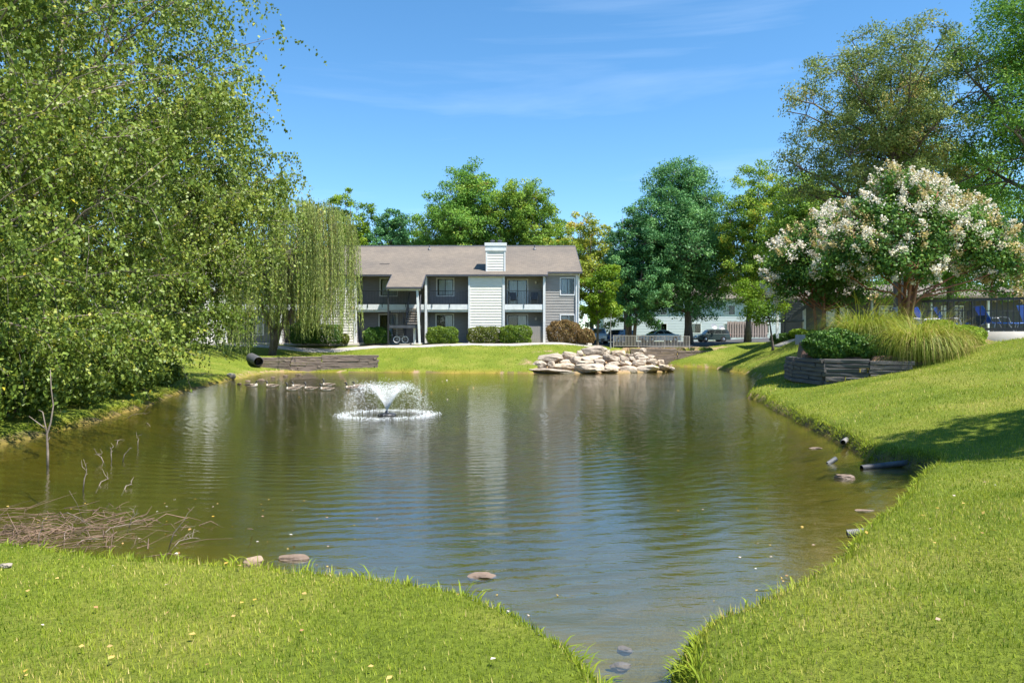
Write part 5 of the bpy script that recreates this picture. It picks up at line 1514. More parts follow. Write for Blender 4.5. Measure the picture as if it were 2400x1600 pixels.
# ------------------------------------------------------------------ corrugated drain pipes
def drain_pipe(label, a, b_, r, mat, n=None):
    a, b_ = Vector(a), Vector(b_)
    L = (b_ - a).length
    n = n or max(6, int(L / (r * .42)))
    e = empty('drain_pipe', a, label, 'pipe', 'corrugated drain pipes')
    mb = MB()
    pts, rad = [], []
    for k in range(n):
        for f, q in ((0, .88), (.3, 1.0), (.6, 1.0), (.85, .88)):
            pts.append((b_ - a) * ((k + f) / n)); rad.append(r * q)
    mb.tube(pts, rad, 16, False)
    mb.build('pipe_shell', M[mat], e, True)
    # dark bore a little inside the rim
    mb = MB(); mb.tube([(b_ - a) * .002, (b_ - a) * .99], r * .80, 16, False)
    mb.build('bore', M['black'], e, True)
p = at(1953 + 10, 1248, 8.0)
drain_pipe('grey ribbed pipe end sticking out of the near right bank', (3.40, 7.58, .05), (3.78, 7.5, .11), .042, 'pipe_grey')
drain_pipe('long ribbed pipe half sunk beside the grassy cove of the right bank', (5.5, 11.75, .01), (6.5, 12.0, .07), .048, 'pipe')
drain_pipe('short ribbed pipe end poking out of the water by the right bank', (5.2, 12.3, -.02), (5.36, 12.34, .07), .040, 'pipe_grey')
drain_pipe('large black culvert pipe opening at the left end of the far timber wall', at(606, 847, 48.7), at(588, 838, 50.2), .33, 'pipe')
drain_pipe('small pipe stub at the foot of the right bank, beyond the other pipes', at(1976, 1036, 14.0), at(1984, 1030, 14.5), .05, 'pipe_grey')

# ------------------------------------------------------------------ fountain
def fountain():
    e = empty('fountain', (FX, FY, 0), 'pond fountain throwing a low mushroom of white spray', 'fountain')
    MB().lathe([(0, -.05), (.22, -.05), (.26, .0), (.22, .045), (.10, .06), (0, .06)], (0, 0, 0), 20).build('float', M['black'], e, True)
    MB().lathe([(.045, .05), (.05, .10), (.03, .13), (0, .13)], (0, 0, 0), 12).build('nozzle', M['slate'], e, True)
    r_ = np.random.default_rng(101)
    def drops(n, P, s):
        o = np.array([(1.2, 0, -.7), (-.6, 1.04, -.7), (-.6, -1.04, -.7), (0, 0, 1.5)])
        V = (P[:, None, :] + o[None] * s[:, None, None]).reshape(-1, 3)
        f = np.array([(0, 1, 3), (1, 2, 3), (2, 0, 3), (0, 2, 1)])
        T = (np.arange(n)[:, None, None] * 4 + f[None]).reshape(-1, 3)
        return V, T
    n = 13000
    t = np.where(r_.random(n) < .58, r_.beta(1.0, 1.6, n) * .42, r_.random(n))
    Rr = r_.normal(1.14, .11, n); Hh = r_.normal(.70, .06, n)
    a = r_.uniform(0, 2 * np.pi, n)
    rr = Rr * t + r_.normal(0, .05, n) * (t ** 1.5 + .06)
    zz = .12 + 4 * Hh * t * (1 - t) * .97 + r_.normal(0, .04, n) * t
    P = np.stack([rr * np.cos(a), rr * np.sin(a), np.maximum(zz, .01)], 1)
    s = r_.uniform(.0025, .0065, n) * np.where(t > .4, 1.25, .95)
    v, tr_ = drops(n, P, s)
    o = link('spray', np_mesh('spray', v, None, M['foam'], tris=tr_), e); o['kind'] = 'stuff'
    n = 2000
    a = r_.uniform(0, 2 * np.pi, n)
    rr = 1.20 + r_.normal(0, .12, n) + .03 * np.sin(7 * a)
    zz = np.abs(r_.normal(0, .03, n)) + .002
    P = np.stack([rr * np.cos(a), rr * np.sin(a), zz], 1)
    v, tr_ = drops(n, P, r_.uniform(.003, .0105, n))
    o = link('foam_ring', np_mesh('foam_ring', v, None, M['foam'], tris=tr_), e); o['kind'] = 'stuff'
fountain()

# ------------------------------------------------------------------ ducks
M['duck_body'] = pm('brown_grey_plumage', (0.33, 0.26, 0.20), (0.17, 0.13, 0.10), 18, 0.85, detail=6)
M['duck_pale'] = pm('pale_flank_plumage', (0.62, 0.55, 0.47), (0.48, 0.42, 0.35), 14, 0.85)
M['duck_head'] = pm('dark_head_plumage', (0.055, 0.05, 0.045), (0.035, 0.035, 0.03), 14, 0.6)
M['bill'] = pm('dark_bill', (0.16, 0.13, 0.07), (0.10, 0.08, 0.05), 14, 0.5)
def duck(label, x, y, rz, seed, head=1.0):
    r_ = random.Random(seed)
    e = empty('duck', (x, y, 0), label, 'duck', 'ducks floating near the far left shore', rz)
    # one body: hull of rings from tail to breast, neck and head growing out of it
    rings = [(-.33, .12, .012, .010), (-.27, .10, .05, .030), (-.17, .065, .095, .075), (-.03, .05, .125, .105), (.10, .05, .12, .105), (.19, .065, .085, .09), (.235, .10, .05, .06),
             (.225, .16, .036, .038), (.215, .16 + .06 * head, .032, .034), (.225, .17 + .11 * head, .036, .036), (.25, .185 + .135 * head, .036, .036), (.29, .18 + .135 * head, .026, .026), (.315, .17 + .13 * head, .008, .008)]
    V, Fc = [], []
    n = 12
    for i, (cx, cz, ry, rz_) in enumerate(rings):
        nx, nz = (rings[min(i + 1, len(rings) - 1)][0] - rings[max(i - 1, 0)][0], rings[min(i + 1, len(rings) - 1)][1] - rings[max(i - 1, 0)][1])
        l = math.hypot(nx, nz); tx, tz = nx / l, nz / l
        for k in range(n):
            a = 2 * math.pi * k / n
            V.append((cx - tz * rz_ * math.sin(a), ry * math.cos(a), cz + tx * rz_ * math.sin(a)))
    for i in range(len(rings) - 1):
        for k in range(n):
            Fc.append((i * n + k, i * n + (k + 1) % n, (i + 1) * n + (k + 1) % n, (i + 1) * n + k))
    Fc.append(tuple(range(n))); Fc.append(tuple((len(rings) - 1) * n + k for k in range(n)))
    mb = MB(); mb.v = V; mb.f = Fc
    o = mb.build('body', M['duck_body'], e, True)
    o.data.materials.append(M['duck_head']); o.data.materials.append(M['duck_pale'])
    for f in o.data.polygons:
        c = f.center
        if c.z > .165 and c.x > .15: f.material_index = 1
        elif c.z < .06 or c.x > .15: f.material_index = 2
    MB().add([(.30, -.016, .178 + .13 * head), (.30, .016, .178 + .13 * head), (.365, .012, .158 + .13 * head), (.365, -.012, .158 + .13 * head), (.30, -.016, .160 + .13 * head), (.30, .016, .160 + .13 * head)], [(0, 1, 2, 3), (4, 5, 2, 3), (0, 3, 4), (1, 5, 2), (0, 4, 5, 1)]).build('bill', M['bill'], e)
    for sy in (-1, 1):
        w = MB(); w.add([(.12, sy * .122, .10), (.0, sy * .138, .13), (-.14, sy * .11, .135), (-.28, sy * .035, .135), (-.16, sy * .10, .075), (.0, sy * .136, .055)], [(0, 1, 2, 3, 4, 5)])
        w.build('wing', M['duck_body'], e)
    return e
for i, (zx, zy, rz, hd, lab) in enumerate([
    (205, 268, 0, .5, 'duck floating farthest to the left, apart from the flock'), (410, 272, 178, .6, 'single duck between the leftmost duck and the group of four'), (612, 305, 176, .95, 'nearer duck of the front pair left of the middle of the flock'),
    (668, 277, 184, .5, 'duck just behind the front pair of the flock'), (790, 299, 172, 1.0, 'duck with raised head alone right of the front pair'), (965, 262, 174, 1.05, 'farther duck with tall neck of the pair in the middle'),
    (950, 305, 182, .55, 'nearer duck of the pair in the middle of the flock'), (1195, 292, 176, .75, 'nearer duck of the rightmost pair near the fountain spray'), (1268, 277, 186, .5, 'farther duck of the rightmost pair near the fountain spray')]):
    px, py = 540 + zx / 4.2, 840 + (zy + 12) / 4.2
    d = EYE * F / (py - 800)
    duck(lab, (px - 1200) / F * d, d, R(rz), i, hd)

# ------------------------------------------------------------------ dead wood in the shallows
def twig(label, pts, r0, seed, forks=3, name='dead_branch', group='dead branches in the left shallows'):
    r_ = np.random.default_rng(seed)
    pts = [np.array(p, float) for p in pts]
    base = pts[0].copy()
    e_ = MB()
    p = np.array(pts) - base
    e_.tube(p, np.linspace(r0, r0 * .3, len(p)), 6)
    for k in range(forks):
        j = r_.uniform(.3, .9) * (len(p) - 1)
        a = np.array([np.interp(j, np.arange(len(p)), p[:, m]) for m in range(3)])
        L = np.linalg.norm(p[-1] - p[0]) * r_.uniform(.2, .45)
        dr = unit(unit(p[-1] - p[0]) + r_.normal(0, .6, 3) + np.array([0, 0, .25]))
        e_.tube([a, a + dr * L * .5 + r_.normal(0, .02, 3), a + dr * L + r_.normal(0, .03, 3)], [r0 * .5, r0 * .35, r0 * .18], 5)
    o = e_.build(name, M['dead_wood'], None, True, tuple(base))
    return tag(o, label, 'branch', group)
def wpt(px, py, z=0.0): 
    d = (EYE - z) * F / (py - 800)
    return ((px - 1200) / F * d, d, z)
# bleached sapling standing in the water
b0 = wpt(112, 1090)
dS = b0[1]
sap = MB()
def sp(px, py): return tuple(np.array(at(px, py, dS)) - np.array(b0))
sap.tube([(0, 0, -.15), sp(112, 1060), sp(110, 1017), sp(119, 990), sp(125, 950), sp(120, 910), sp(118, 865)], [.022, .02, .017, .013, .011, .008, .005], 6)
sap.tube([sp(110, 1017), sp(107, 1000), sp(100, 965), sp(90, 960)], [.013, .010, .007, .004], 5)
sap.tube([sp(108, 1005), sp(88, 990), sp(68, 975)], [.010, .007, .004], 5)
sap.tube([sp(112, 1035), sp(117, 1024)], [.008, .004], 5)
o = sap.build('dead_sapling', M['dead_wood'], None, True, b0)
tag(o, 'bleached bare sapling standing in the water at the left', 'sapling')
tw = [('forked bare twig rising from the water right of the sapling', (194, 1148), (203, 1097), 4), ('curved twig arching from the water beside the forked twig', (224, 1142), (255, 1122), 2), ('small twig lying low on the water, right of the arching twig', (285, 1148), (311, 1136), 3),
      ('branched snag in open water beyond the twigs, middle of the left shallows', (247, 1082), (222, 1064), 3), ('upright snag twig with two prongs beside the branched snag', (262, 1078), (258, 1048), 3), ('straight stick leaning out of the water right of the snag', (286, 1078), (300, 1056), 1),
      ('broken bough floating below the drooping birch', (290, 979), (340, 968), 3), ('thin stick lying on the water near the birch bank', (340, 990), (352, 1000), 1), ('short leaning twig far out by the birch bank', (323, 1045), (324, 1026), 2), ('short crooked twig left of the leaning twig near the bank', (271, 1040), (284, 1030), 2),
      ('long pale branch lying across the brown shallows', (218, 1252), (322, 1228), 2), ('forked branch rising from the end of the long pale branch', (298, 1232), (325, 1202), 3), ('fan of bare twigs standing in the shallows near the lawn', (390, 1282), (434, 1216), 3), ('low spreading branch at the foot of the fan of twigs', (388, 1284), (466, 1260), 5),
      ('straight stick lying along the lawn edge in the brown shallows', (160, 1278), (240, 1264), 1), ('upright twig in the brush by the lawn edge', (150, 1268), (153, 1242), 2), ('leaning stick beside the upright twig in the brush', (88, 1270), (98, 1238), 1), ('curved branch trailing from the brush heap', (130, 1193), (205, 1230), 3)]
for i, (lab, a, b_, fk) in enumerate(tw):
    pa = np.array(wpt(*a)); d = pa[1]
    pb = np.array(at(b_[0], b_[1], d))
    lying = pb[2] < .12
    if lying:
        pb = np.array(wpt(b_[0], b_[1], .015)) if b_[1] > 950 else pb
    m1 = pa + (pb - pa) * .4 + np.array([0, 0, .03]); m2 = pa + (pb - pa) * .75 + np.array([.0, .02, .02])
    twig(lab, [pa - np.array([0, 0, .08]), m1, m2, pb], .006 if d < 9 else .009, 200 + i, fk)
M['brush'] = pm('brown_dead_twigs', (0.24, 0.155, 0.10), (0.10, 0.065, 0.045), 5, .9, detail=6)
def brush_heap():
    r_ = np.random.default_rng(300)
    mb = MB()
    cx, cyy = -5.0, 7.7
    for k in range(430):
        x = cx + r_.normal(0, .75); y = cyy + r_.normal(0, .5)
        if shore_dist(np.array([x]), np.array([y]))[0] > -.05 and r_.random() < .8: continue
        a = r_.normal(0.1, .9) + (math.pi if r_.random() < .5 else 0)
        L = r_.uniform(.08, .55) * (1.7 if r_.random() < .06 else 1)
        z = r_.uniform(-.03, .045)
        f_ = r_.uniform(.5, 1.5)
        mb.tube([(x, y, z), (x + .5 * L * math.cos(a), y + .5 * L * math.sin(a), z + r_.normal(.02, .03)), (x + L * math.cos(a), y + L * math.sin(a), max(-.03, z + r_.normal(0, .05)))], [.0045 * f_, .0035 * f_, .0018 * f_], 4, False)
    tag(mb.build('brush_heap', M['brush'], None, True), 'matted heap of dead twigs in the water at the lower left', 'brush', None, 'stuff')
brush_heap()
def litter():
    """fallen leaves and bits: yellow on the shallows, brown on the lawn"""
    r_ = np.random.default_rng(310)
    x = np.r_[r_.uniform(-6.5, -1.5, 90), r_.uniform(-5, .4, 60), r_.uniform(1.2, 6, 60), r_.uniform(-9, -1, 60)]
    y = np.r_[r_.uniform(6.2, 9.5, 90), r_.uniform(3.6, 6.2, 60), r_.uniform(3.6, 9, 60), r_.uniform(25, 40, 60)]
    s = shore_dist(x, y)
    z = np.where(s > 0, height(x, y, s) + .045, .004)
    n = len(x)
    U = unit(np.c_[r_.normal(size=(n, 2)), r_.normal(0, .1, n)]); Nn = unit(np.c_[r_.normal(0, .25, (n, 2)), np.ones(n)])
    ln = np.where(y > 20, .09, r_.uniform(.022, .045, n))
    T = r_.random(n)
    v, q, t = leaf_geo(np.c_[x, y, z], U, Nn, ln, ln * .7, T)
    M['litter'] = leaf_mat('fallen_leaves', [(0, (.42, .28, .05)), (.4, (.50, .36, .12)), (.7, (.33, .17, .09)), (1, (.75, .72, .66))], .1, .02)
    me = np_mesh('fallen_leaves', v, q, M['litter'], {'tint': t})
    tag(link('fallen_leaves', me), 'scattered yellow and brown fallen leaves and feathers', 'leaves', None, 'stuff')
litter()
# ------------------------------------------------------------------ railing and pickets at the inlet
def picket_railing(name, label, pts, z0s, h, mat, gap, group=None, post_every=2.2, cat='railing', pr=.013, bottom=.10, top_w=.06):
    e = empty(name, (0, 0, 0), label, cat, group)
    for (a, b_, za, zb) in pts:
        a3, b3 = Vector((a[0], a[1], za)), Vector((b_[0], b_[1], zb))
        MB().bar(a3 + Vector((0, 0, h)), b3 + Vector((0, 0, h)), top_w, .05 if top_w < .08 else .085).build('top_rail', mat, e)
        MB().bar(a3 + Vector((0, 0, bottom)), b3 + Vector((0, 0, bottom)), .04, .05 if top_w < .08 else .09).build('bottom_rail', mat, e)
        L = (b3 - a3).length
        n = int(L / gap)
        me = MB().box(-pr, pr, -pr, pr, bottom, h - .02).mesh('picket', mat)
        for k in range(1, n):
            p = a3 + (b3 - a3) * (k / n)
            link('picket', me, e, p)
        m = max(1, int(round(L / post_every)))
        pe = MB().box(-.03, .03, -.03, .03, -.1, h + .03).mesh('post', mat)
        for k in range(m + 1):
            link('post', pe, e, a3 + (b3 - a3) * (k / m))
    return e
picket_railing('picket_railing', 'low pale picket railing above the far timber wall in front of the cars', [((9.4, 69.2), (16.4, 69.0), 1.5, 1.42)], None, 1.05, M['rail_wood'], .135, pr=.018)
picket_railing('pool_railing', 'black metal railing along the edge of the pool deck', [((15.35, 27.9), (17.9, 26.05), 2.34, 2.34), ((17.9, 26.05), (26, 24.2), 2.34, 2.34)], None, 1.16, M['black'], .16, post_every=1.55, pr=.012, top_w=.10)
picket_railing('pool_railing', 'black metal railing on the far side of the pool deck', [((16.5, 36.5), (30, 36.5), 2.34, 2.34)], None, 1.16, M['black'], .22, post_every=2.0, pr=.01)

# wooden board fence behind the open tree
BFe = empty('board_fence', (0, 0, 0), 'weathered wooden shadowbox fence behind the tall open tree', 'fence')
dF = 86.0
x0, x1 = (1706 - 1200) / F * dF, (1800 - 1200) / F * dF
zF = 2.45
for zz in (zF + .35, zF + 1.5):
    MB().box(x0, x1, dF, dF + .05, zz, zz + .09).build('rail', M['cedar'], BFe)
ff = MB().box(-.085, .085, -.03, -.005, 0, 1.85).mesh('board', M['cedar'])
fb = MB().box(-.085, .085, .055, .08, 0, 1.85).mesh('board', M['cedar'])
k = 0
xx = x0
while xx < x1:
    link('board', ff if k % 2 == 0 else fb, BFe, (xx, dF, zF + random.Random(k).uniform(-.03, .03)))
    xx += .145; k += 1

# ------------------------------------------------------------------ cars
M['paint_blue'] = pm('blue_car_paint', (0.02, 0.09, 0.30), (0.018, 0.08, 0.27), 3, .3, coat=.6)
M['paint_pale'] = pm('light_blue_grey_car_paint', (0.30, 0.40, 0.46), (0.27, 0.37, 0.43), 3, .3, coat=.6)
M['paint_dark'] = pm('dark_green_car_paint', (0.035, 0.05, 0.045), (0.03, 0.045, 0.04), 3, .3, coat=.6)
M['paint_white'] = pm('white_car_paint', (0.62, 0.66, 0.70), (0.58, 0.62, 0.66), 3, .3, coat=.6)
def car(label, x, y, z, rz, paint, L=4.7, W=1.8, H=1.42, kind='sedan', name='parked_car'):
    e = empty(name, (x, y, z), label, 'car', 'parked cars', rz)
    h = L / 2
    if kind == 'sedan':
        low = [(-h, .42), (-h + .05, .80), (-h + .35, .94), (-h + 1.0, .97), (h - 1.35, .95), (h - .45, .82), (h - .08, .66), (h, .45), (h - .03, .26), (-h + .04, .26)]
        roof = [(-h + .75, .955), (-h + 1.55, H - .06), (-h + 2.0, H), (h - 2.15, H - .01), (h - 1.75, H - .09), (h - 1.05, .94)]
    elif kind == 'suv':
        low = [(-h, .45), (-h + .02, .95), (-h + .2, 1.05), (h - 1.2, 1.03), (h - .4, .95), (h - .05, .80), (h, .5), (h - .03, .30), (-h + .04, .30)]
        roof = [(-h + .08, 1.04), (-h + .35, H - .06), (-h + .8, H), (h - 2.0, H - .01), (h - 1.65, H - .08), (h - 1.0, 1.02)]
    else:
        low = [(-h, .40), (-h + .03, .85), (-h + .15, .92), (h - 1.0, .90), (h - .3, .80), (h - .05, .66), (h, .45), (h - .03, .24), (-h + .04, .24)]
        roof = [(-h + .06, .91), (-h + .22, H - .05), (-h + .5, H), (h - 1.55, H - .01), (h - 1.3, H - .08), (h - .9, .89)]
    def loft(poly, w0, w1, zsplit):
        V, Fc = [], []
        zs = [p[1] for p in poly]; zlo, zhi = min(zs), max(zs)
        cxm = sum(p[0] for p in poly) / len(poly)
        secs = [(-1.0, .93), (-.93, 1.0), (.93, 1.0), (1.0, .93)]
        n = len(poly)
        for (s, sc) in secs:
            for (px_, pz) in poly:
                f = (pz - zlo) / (zhi - zlo)
                hw = (w0 + (w1 - w0) * f) / 2
                V.append((cxm + (px_ - cxm) * (1 if abs(s) < .95 else .985), s * hw, zlo + (pz - zlo) * (1 if abs(s) < .95 else .985)))
        for i in range(3):
            for k in range(n):
                Fc.append((i * n + k, i * n + (k + 1) % n, (i + 1) * n + (k + 1) % n, (i + 1) * n + k))
        Fc.append(tuple(range(n))); Fc.append(tuple(3 * n + k for k in range(n - 1, -1, -1)))
        mb = MB(); mb.v = V; mb.f = Fc
        return mb
    body = loft(low, W * .98, W * .94, 0).build('body', paint, e)
    cab = loft(roof, W * .90, W * .68, 0).build('cabin', paint, e)
    zr0, zr1 = roof[0][1] + .05, H - .09
    # side windows and screens lie just proud of the cabin
    nwin = 2 if kind == 'sedan' else 3
    def edge_x(front, z):
        P = roof[3:] if front else roof[:3][::-1]
        P = sorted(P, key=lambda p: p[1])
        return float(np.interp(z, [p[1] for p in P], [p[0] for p in P]))
    for sy in (-1, 1):
        xa0, xa1 = edge_x(False, zr0) + .12, edge_x(True, zr0) - .14
        xb0, xb1 = edge_x(False, zr1) + .10, edge_x(True, zr1) - .10
        for k in range(nwin):
            f0, f1 = k / nwin + (.02 if k else 0), (k + 1) / nwin - (.02 if k < nwin - 1 else 0)
            def yy(z):
                f = (z - roof[0][1]) / (H - roof[0][1])
                return sy * ((W * .90 + (W * .68 - W * .90) * f) / 2 + .006)
            MB().add([(xa0 + (xa1 - xa0) * f0, yy(zr0), zr0), (xa0 + (xa1 - xa0) * f1, yy(zr0), zr0), (xb0 + (xb1 - xb0) * f1, yy(zr1), zr1), (xb0 + (xb1 - xb0) * f0, yy(zr1), zr1)], [(0, 1, 2, 3)]).build('side_window', M['car_dark'], cab)
    for front in (True, False):
        s = 1 if front else -1
        a0, a1 = edge_x(front, zr0) + s * .02, edge_x(front, zr1) + s * .02
        MB().add([(a0, -W * .38, zr0), (a0, W * .38, zr0), (a1, W * .31, zr1), (a1, -W * .31, zr1)], [(0, 1, 2, 3)]).build('windscreen' if front else 'rear_window', M['car_dark'], cab)
    rw = .32 if kind != 'mini' else .30
    for wx in (-h + .82, h - .86):
        for sy in (-1, 1):
            w = MB(); w.lathe([(rw * .62, -.10), (rw * .95, -.105), (rw, -.07), (rw, .07), (rw * .95, .105), (rw * .62, .10)], (0, 0, 0), 18)
            wo_ = w.build('wheel', M['tyre'], e, False, (wx, sy * (W / 2 - .10), rw), (R(90), 0, 0))
            MB().lathe([(rw * .62, -.02), (rw * .5, .03), (.05, .05), (0, .05)], (0, 0, 0), 14).add([], []).build('rim', M['rim'], wo_, False, (0, 0, -.09 * sy * -1 if sy < 0 else -.09), (0 if sy < 0 else R(180), 0, 0))
            MB().lathe([(0, -.112), (rw * 1.12, -.112), (rw * 1.12, .108), (0, .108)], (0, 0, 0), 18).build('wheel_arch', M['black'], e, False, (wx, sy * (W / 2 - .125), rw + .02), (R(90), 0, 0))
    for sy in (-1, 1):
        MB().box(h - .16, h - .02, sy * W * .36 - .17, sy * W * .36 + .17, .62, .76).build('headlight', M['lamp_white'], e)
        MB().box(-h - .01, -h + .10, sy * W * .38 - .14, sy * W * .38 + .14, .70, .85).build('tail_light', M['lamp_red'], e)
        MB().box(h - 1.75, h - 1.60, sy * (W / 2 + .02) - .09, sy * (W / 2 + .02) + .09, .95, 1.06).build('wing_mirror', paint, e)
    MB().box(h - .06, h + .015, -.62, .62, .34, .52).build('grille', M['black'], e)
    MB().box(h - .02, h + .03, -.26, .26, .44, .55).build('number_plate', M['white'], e)
    return e
M['car_dark'] = pm('dark_car_glass', (0.02, 0.024, 0.026), (0.03, 0.034, 0.036), 2, .06, spec=.8)
def car_at(label, px, d, rz, *a, **k):
    x = (px - 1200) / F * d
    car(label, x, d, hz(x, d) + .055, R(rz), *a, **k)
car_at('pale blue grey sedan parked behind the picket railing', 1545, 84, 200, M['paint_pale'])
car_at('dark small hatchback parked right of the thick flared trunk', 1668, 84, 186, M['paint_dark'], 3.75, 1.68, 1.42, 'mini')
car_at('blue sport utility car parked nose out left of the sedan', 1450, 82, 228, M['paint_blue'], 4.5, 1.8, 1.6, 'suv')
car_at('light blue van like car parked nearest the building corner', 1404, 80, 262, M['paint_white'], 4.5, 1.82, 1.65, 'suv')
car_at('blue sedan half hidden behind the brown shrubs', 1390, 88, 250, M['paint_blue'])

# street lamp
d = 74.0
lx = (1431 - 1200) / F * d
LP_ = empty('street_lamp', (lx, d, hz(lx, d)), 'slim grey lamp post at the parking lot behind the brown shrubs', 'lamp')
hL = EYE + (800 - 736) / F * d - hz(lx, d)
MB().tube([(0, 0, 0), (0, 0, .5), (0, 0, hL - .3)], [.09, .05, .04], 8).build('pole', M['grey_metal'], LP_)
MB().lathe([(.06, 0), (.16, .12), (.17, .30), (.05, .40), (0, .42)], (0, 0, hL - .3), 12).build('lamp_head', M['lamp_white'], LP_)

# satellite dishes and a cabinet on the far lawn
for i, (px, h_, lab) in enumerate([(1672, 1.9, 'tall satellite dish on a pole before the white far building, left of two'), (1690, 1.6, 'satellite dish on a pole beside the grey cabinet, right of two')]):
    d = 98
    x = (px - 1200) / F * d
    e = empty('satellite_dish', (x, d, hz(x, d)), lab, 'dish', 'satellite dishes')
    MB().tube([(0, 0, 0), (0, 0, h_)], .04, 6).build('pole', M['grey_metal'], e)
    ds = MB(); ds.lathe([(0, 0), (.25, .05), (.45, .16)], (0, 0, 0), 14)
    ds.build('dish', M['grey_metal'], e, True, (0, -.05, h_), (R(60), 0, R(20)))
d = 96; x = (1704 - 1200) / F * d
cb_ = empty('utility_cabinet', (x, d, hz(x, d)), 'grey utility cabinet on the lawn before the far building', 'cabinet')
MB().box(-.45, .45, -.3, .3, 0, 1.0).build('body', M['grey_metal'], cb_)
MB().box(-.48, .48, -.33, .33, 1.0, 1.06).build('lid', M['slate'], cb_)
for k in range(5): MB().box(-.38, .38, -.315, -.302, .2 + k * .14, .25 + k * .14).build('louvre', M['slate'], cb_)

# ------------------------------------------------------------------ far pale building
FB = empty('apartment_building', (0, 0, 0), 'pale blue white apartment building far behind the parking lot', 'building', 'other apartment buildings')
M['pale_siding'] = pm('pale_blue_white_siding', (0.50, 0.55, 0.58), (0.44, 0.49, 0.52), 2, .6, .002, 18, stretch=(1, 1, 6))
fz = 2.3
ops = [(-4 + 5.2 * k + 26, -4 + 5.2 * k + 27.6, fz + zz, fz + zz + 1.4) for k in range(5) for zz in (1.0, 3.8)]
siding(FB, 'x', 14, 52, fz - .5, 8.6, 114, M['pale_siding'], ops, .24)
for o_ in ops: window(FB, *o_, 114, 'slate', .5)
MB().box(14.02, 51.98, 115.1, 125, fz - .5, 8.6).build('wall', M['pale_siding'], FB)
rf = MB(); rf.prism([(113.2, 8.5), (125.5, 8.5), (119.3, 12.2)], 13.4, 52.6, 'x'); rf.build('roof', M['shingle'], FB)

# ------------------------------------------------------------------ dark building beside the pool
PB = empty('apartment_building', (0, 0, 0), 'dark low building with outside stair behind the crape myrtles', 'building', 'other apartment buildings')
M['dark_siding'] = pm('dark_brown_siding', (0.115, 0.105, 0.10), (0.085, 0.08, 0.076), 2, .65, .003, 18, stretch=(1, 1, 6))
pz = 2.30
po = [(19.2, 20.6, pz + .9, pz + 2.2), (23, 24.5, pz + .1, pz + 2.2), (27.5, 29, pz + .9, pz + 2.2)]
siding(PB, 'x', 17.6, 34, pz, pz + 2.95, 44.0, M['dark_siding'], po)
for i, o_ in enumerate(po): window(PB, *o_, 44.0, 'black', .5, i == 1)
MB().box(17.62, 33.98, 45.05, 49, pz, pz + 2.95).build('wall', M['dark_siding'], PB)
siding(PB, 'y', 44, 46.2, pz, pz + 2.95, 17.6, M['dark_siding'], [], face=-1)
MB().box(17.45, 17.62, 43.9, 44.1, pz, pz + 2.95).build('corner_board', M['white'], PB)
for xx in (21.8, 26.0, 30.0, 33.8):
    MB().box(xx - .07, xx + .07, 42.62, 42.76, pz, pz + 2.75).build('post', M['white'], PB)
rf = MB()
rf.add([(17.0, 42.2, pz + 2.75), (34.6, 42.2, pz + 2.75), (34.6, 50, pz + 4.1), (17.0, 50, pz + 4.1), (17.0, 42.2, pz + 2.9), (34.6, 42.2, pz + 2.9), (34.6, 50, pz + 4.25), (17.0, 50, pz + 4.25)], [(3, 2, 1, 0), (4, 5, 6, 7), (0, 1, 5, 4), (1, 2, 6, 5), (2, 3, 7, 6), (3, 0, 4, 7)])
PRF = rf.build('roof', M['shingle'], PB)
rc = MB(); rc.add([(14.45, 41.6, pz + 2.55), (16.9, 41.6, pz + 2.55), (16.9, 43.6, pz + 3.05), (14.45, 43.6, pz + 3.05), (14.45, 41.6, pz + 2.68), (16.9, 41.6, pz + 2.68), (16.9, 43.6, pz + 3.18), (14.45, 43.6, pz + 3.18)], [(3, 2, 1, 0), (4, 5, 6, 7), (0, 1, 5, 4), (1, 2, 6, 5), (2, 3, 7, 6), (3, 0, 4, 7)])
rc.build('stair_canopy', M['shingle'], PB)
PS = MB().box(14.9, 17.2, 43.2, 44.4, pz + 1.1, pz + 1.25).build('stair_landing', M['slate'], PB)
for k in range(7):
    MB().box(16.0 + k * .25, 16.3 + k * .25, 43.25, 44.2, pz + 1.30 + k * .19, pz + 1.34 + k * .19).build('tread', M['tread'], PS)
MB().bar((16.0, 43.2, pz + 1.2), (17.75, 43.2, pz + 2.5), .06, .22).build('stringer', M['slate'], PS)
MB().bar((16.0, 43.15, pz + 2.1), (17.75, 43.15, pz + 3.4), .05, .06).build('handrail', M['slate'], PS)
railing(PS, (14.9, 43.2), (16.0, 43.2), pz + 1.25, pz + 2.15, M['grey_metal'], .12)
MB().box(14.72, 14.88, 41.72, 41.88, pz - .1, pz + 2.55).build('post', M['white'], PS)
MB().box(15.75, 15.87, 43.1, 43.22, pz - .1, pz + 2.88).build('post', M['black'], PS)

PB.location = (3.6, 10.0, 0.0)
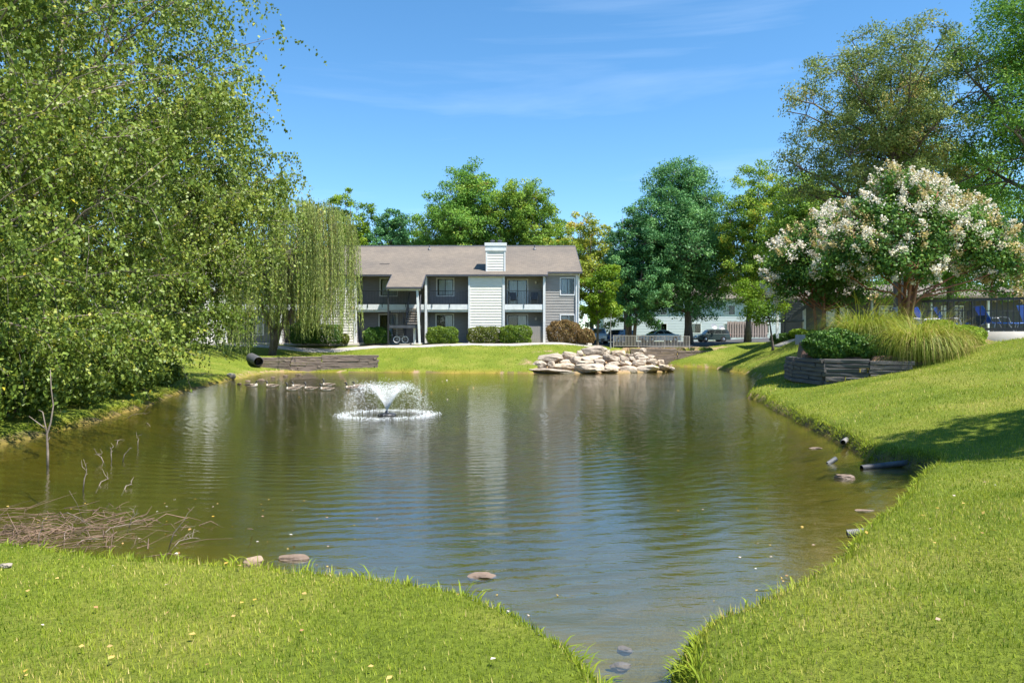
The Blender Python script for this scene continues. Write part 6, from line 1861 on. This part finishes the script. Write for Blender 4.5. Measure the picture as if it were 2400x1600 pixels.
# ------------------------------------------------------------------ pool loungers
def lounger(label, x, y, rz, back=55):
    e = empty('sun_lounger', (x, y, 2.34), label, 'lounger', 'blue sun loungers on the pool deck', rz)
    a = R(back)
    bx_, bz = -.62 * math.cos(a) - .30, .36 + .78 * math.sin(a)
    s = MB()
    def panel(p, q, w, t):
        (x0, z0), (x1, z1) = p, q
        nx, nz = -(z1 - z0), (x1 - x0); l = math.hypot(nx, nz); nx, nz = nx / l * t, nz / l * t
        return MB().add([(x0, -w, z0), (x1, -w, z1), (x1, w, z1), (x0, w, z0), (x0 + nx, -w, z0 + nz), (x1 + nx, -w, z1 + nz), (x1 + nx, w, z1 + nz), (x0 + nx, w, z0 + nz)], [(3, 2, 1, 0), (4, 5, 6, 7), (0, 1, 5, 4), (1, 2, 6, 5), (2, 3, 7, 6), (3, 0, 4, 7)])
    panel((-.28, .36), (.98, .34), .29, .02).build('seat_sling', M['blue'], e)
    panel((-.30, .37), (bx_, bz), .29, .02).build('back_sling', M['blue'], e)
    for sy in (-1, 1):
        f = MB(); f.tube([(1.0, sy * .31, .34), (-.3, sy * .31, .36), (bx_, sy * .31, bz)], .018, 6)
        f.build('side_rail', M['blue'], e)
        MB().tube([(.85, sy * .31, .34), (.80, sy * .33, .02), (.45, sy * .33, .02), (.25, sy * .31, .35)], .016, 6).build('leg', M['grey_metal'], e)
        MB().tube([(-.20, sy * .31, .36), (-.28, sy * .33, .02), (-.62, sy * .33, .02), (-.50, sy * .31, .38)], .016, 6).build('leg', M['grey_metal'], e)
        MB().tube([(-.35, sy * .34, .52), (-.05, sy * .35, .58), (.25, sy * .35, .55), (.32, sy * .33, .36)], .016, 6).build('armrest', M['grey_metal'], e)
lounger('blue sun lounger seen side on behind the railing, front right', 18.3, 28.2, R(-6))
lounger('blue sun lounger with its back raised at the right edge of the deck', 20.2, 28.7, R(4), 62)
lounger('blue sun lounger second from the ornamental grass behind the railing', 17.1, 28.9, R(-20))
lounger('blue sun lounger third from the ornamental grass, half hidden', 16.9, 30.1, R(-12), 60)
lounger('blue sun lounger nearest the crape myrtle trunk behind the grass', 16.1, 30.0, R(-14), 60)
# small tilted chair with black sling in front of the loungers
lounger_low = empty('folding_chair', (16.95, 27.6, 2.34), 'low black folding chair beside the blue loungers', 'chair', None, R(15))
MB().add([(-.25, -.25, .25), (.25, -.25, .2), (.25, .25, .2), (-.25, .25, .25), (-.25, -.25, .27), (.25, -.25, .22), (.25, .25, .22), (-.25, .25, .27)], [(3, 2, 1, 0), (4, 5, 6, 7), (0, 1, 5, 4), (1, 2, 6, 5), (2, 3, 7, 6), (3, 0, 4, 7)]).build('seat', M['black'], lounger_low)
MB().bar((.25, 0, .2), (.5, 0, .62), .5, .02, (0, 0, 1)).build('backrest', M['black'], lounger_low)
for sy in (-1, 1):
    MB().tube([(-.3, sy * .26, 0), (.3, sy * .26, .3)], .014, 6).build('leg', M['grey_metal'], lounger_low)
    MB().tube([(.3, sy * .26, 0), (-.25, sy * .26, .27)], .014, 6).build('leg', M['grey_metal'], lounger_low)

# ------------------------------------------------------------------ far tree line closing the view
ln_ = [(1300, 135, 1180, 1420, 640, 'round tree of the far tree line behind the right roof end'), (1560, 140, 1440, 1680, 640, 'round tree of the far tree line behind the parked cars'), (1900, 130, 1780, 2020, 560, 'round tree of the far tree line behind the dark building canopy'),
       (2150, 120, 2020, 2280, 540, 'round tree of the far tree line behind the pool side building'), (2380, 110, 2230, 2520, 520, 'round tree of the far tree line at the right edge'), (300, 120, 140, 460, 560, 'round tree of the far tree line behind the left birches'), (560, 120, 430, 690, 600, 'round tree of the far tree line behind the willow'), (60, 110, -140, 250, 520, 'round tree of the far tree line at the left edge')]
for i, (px, d, p0, p1, top, lab) in enumerate(ln_):
    px_tree('broadleaf_tree', lab, px, d, p0, p1, top, 800, .3, ['leaf_green', 'leaf_mid', 'leaf_dark'][i % 3], 'bark', 400 + i, 9, .45, group='far tree line', leaf=.5)
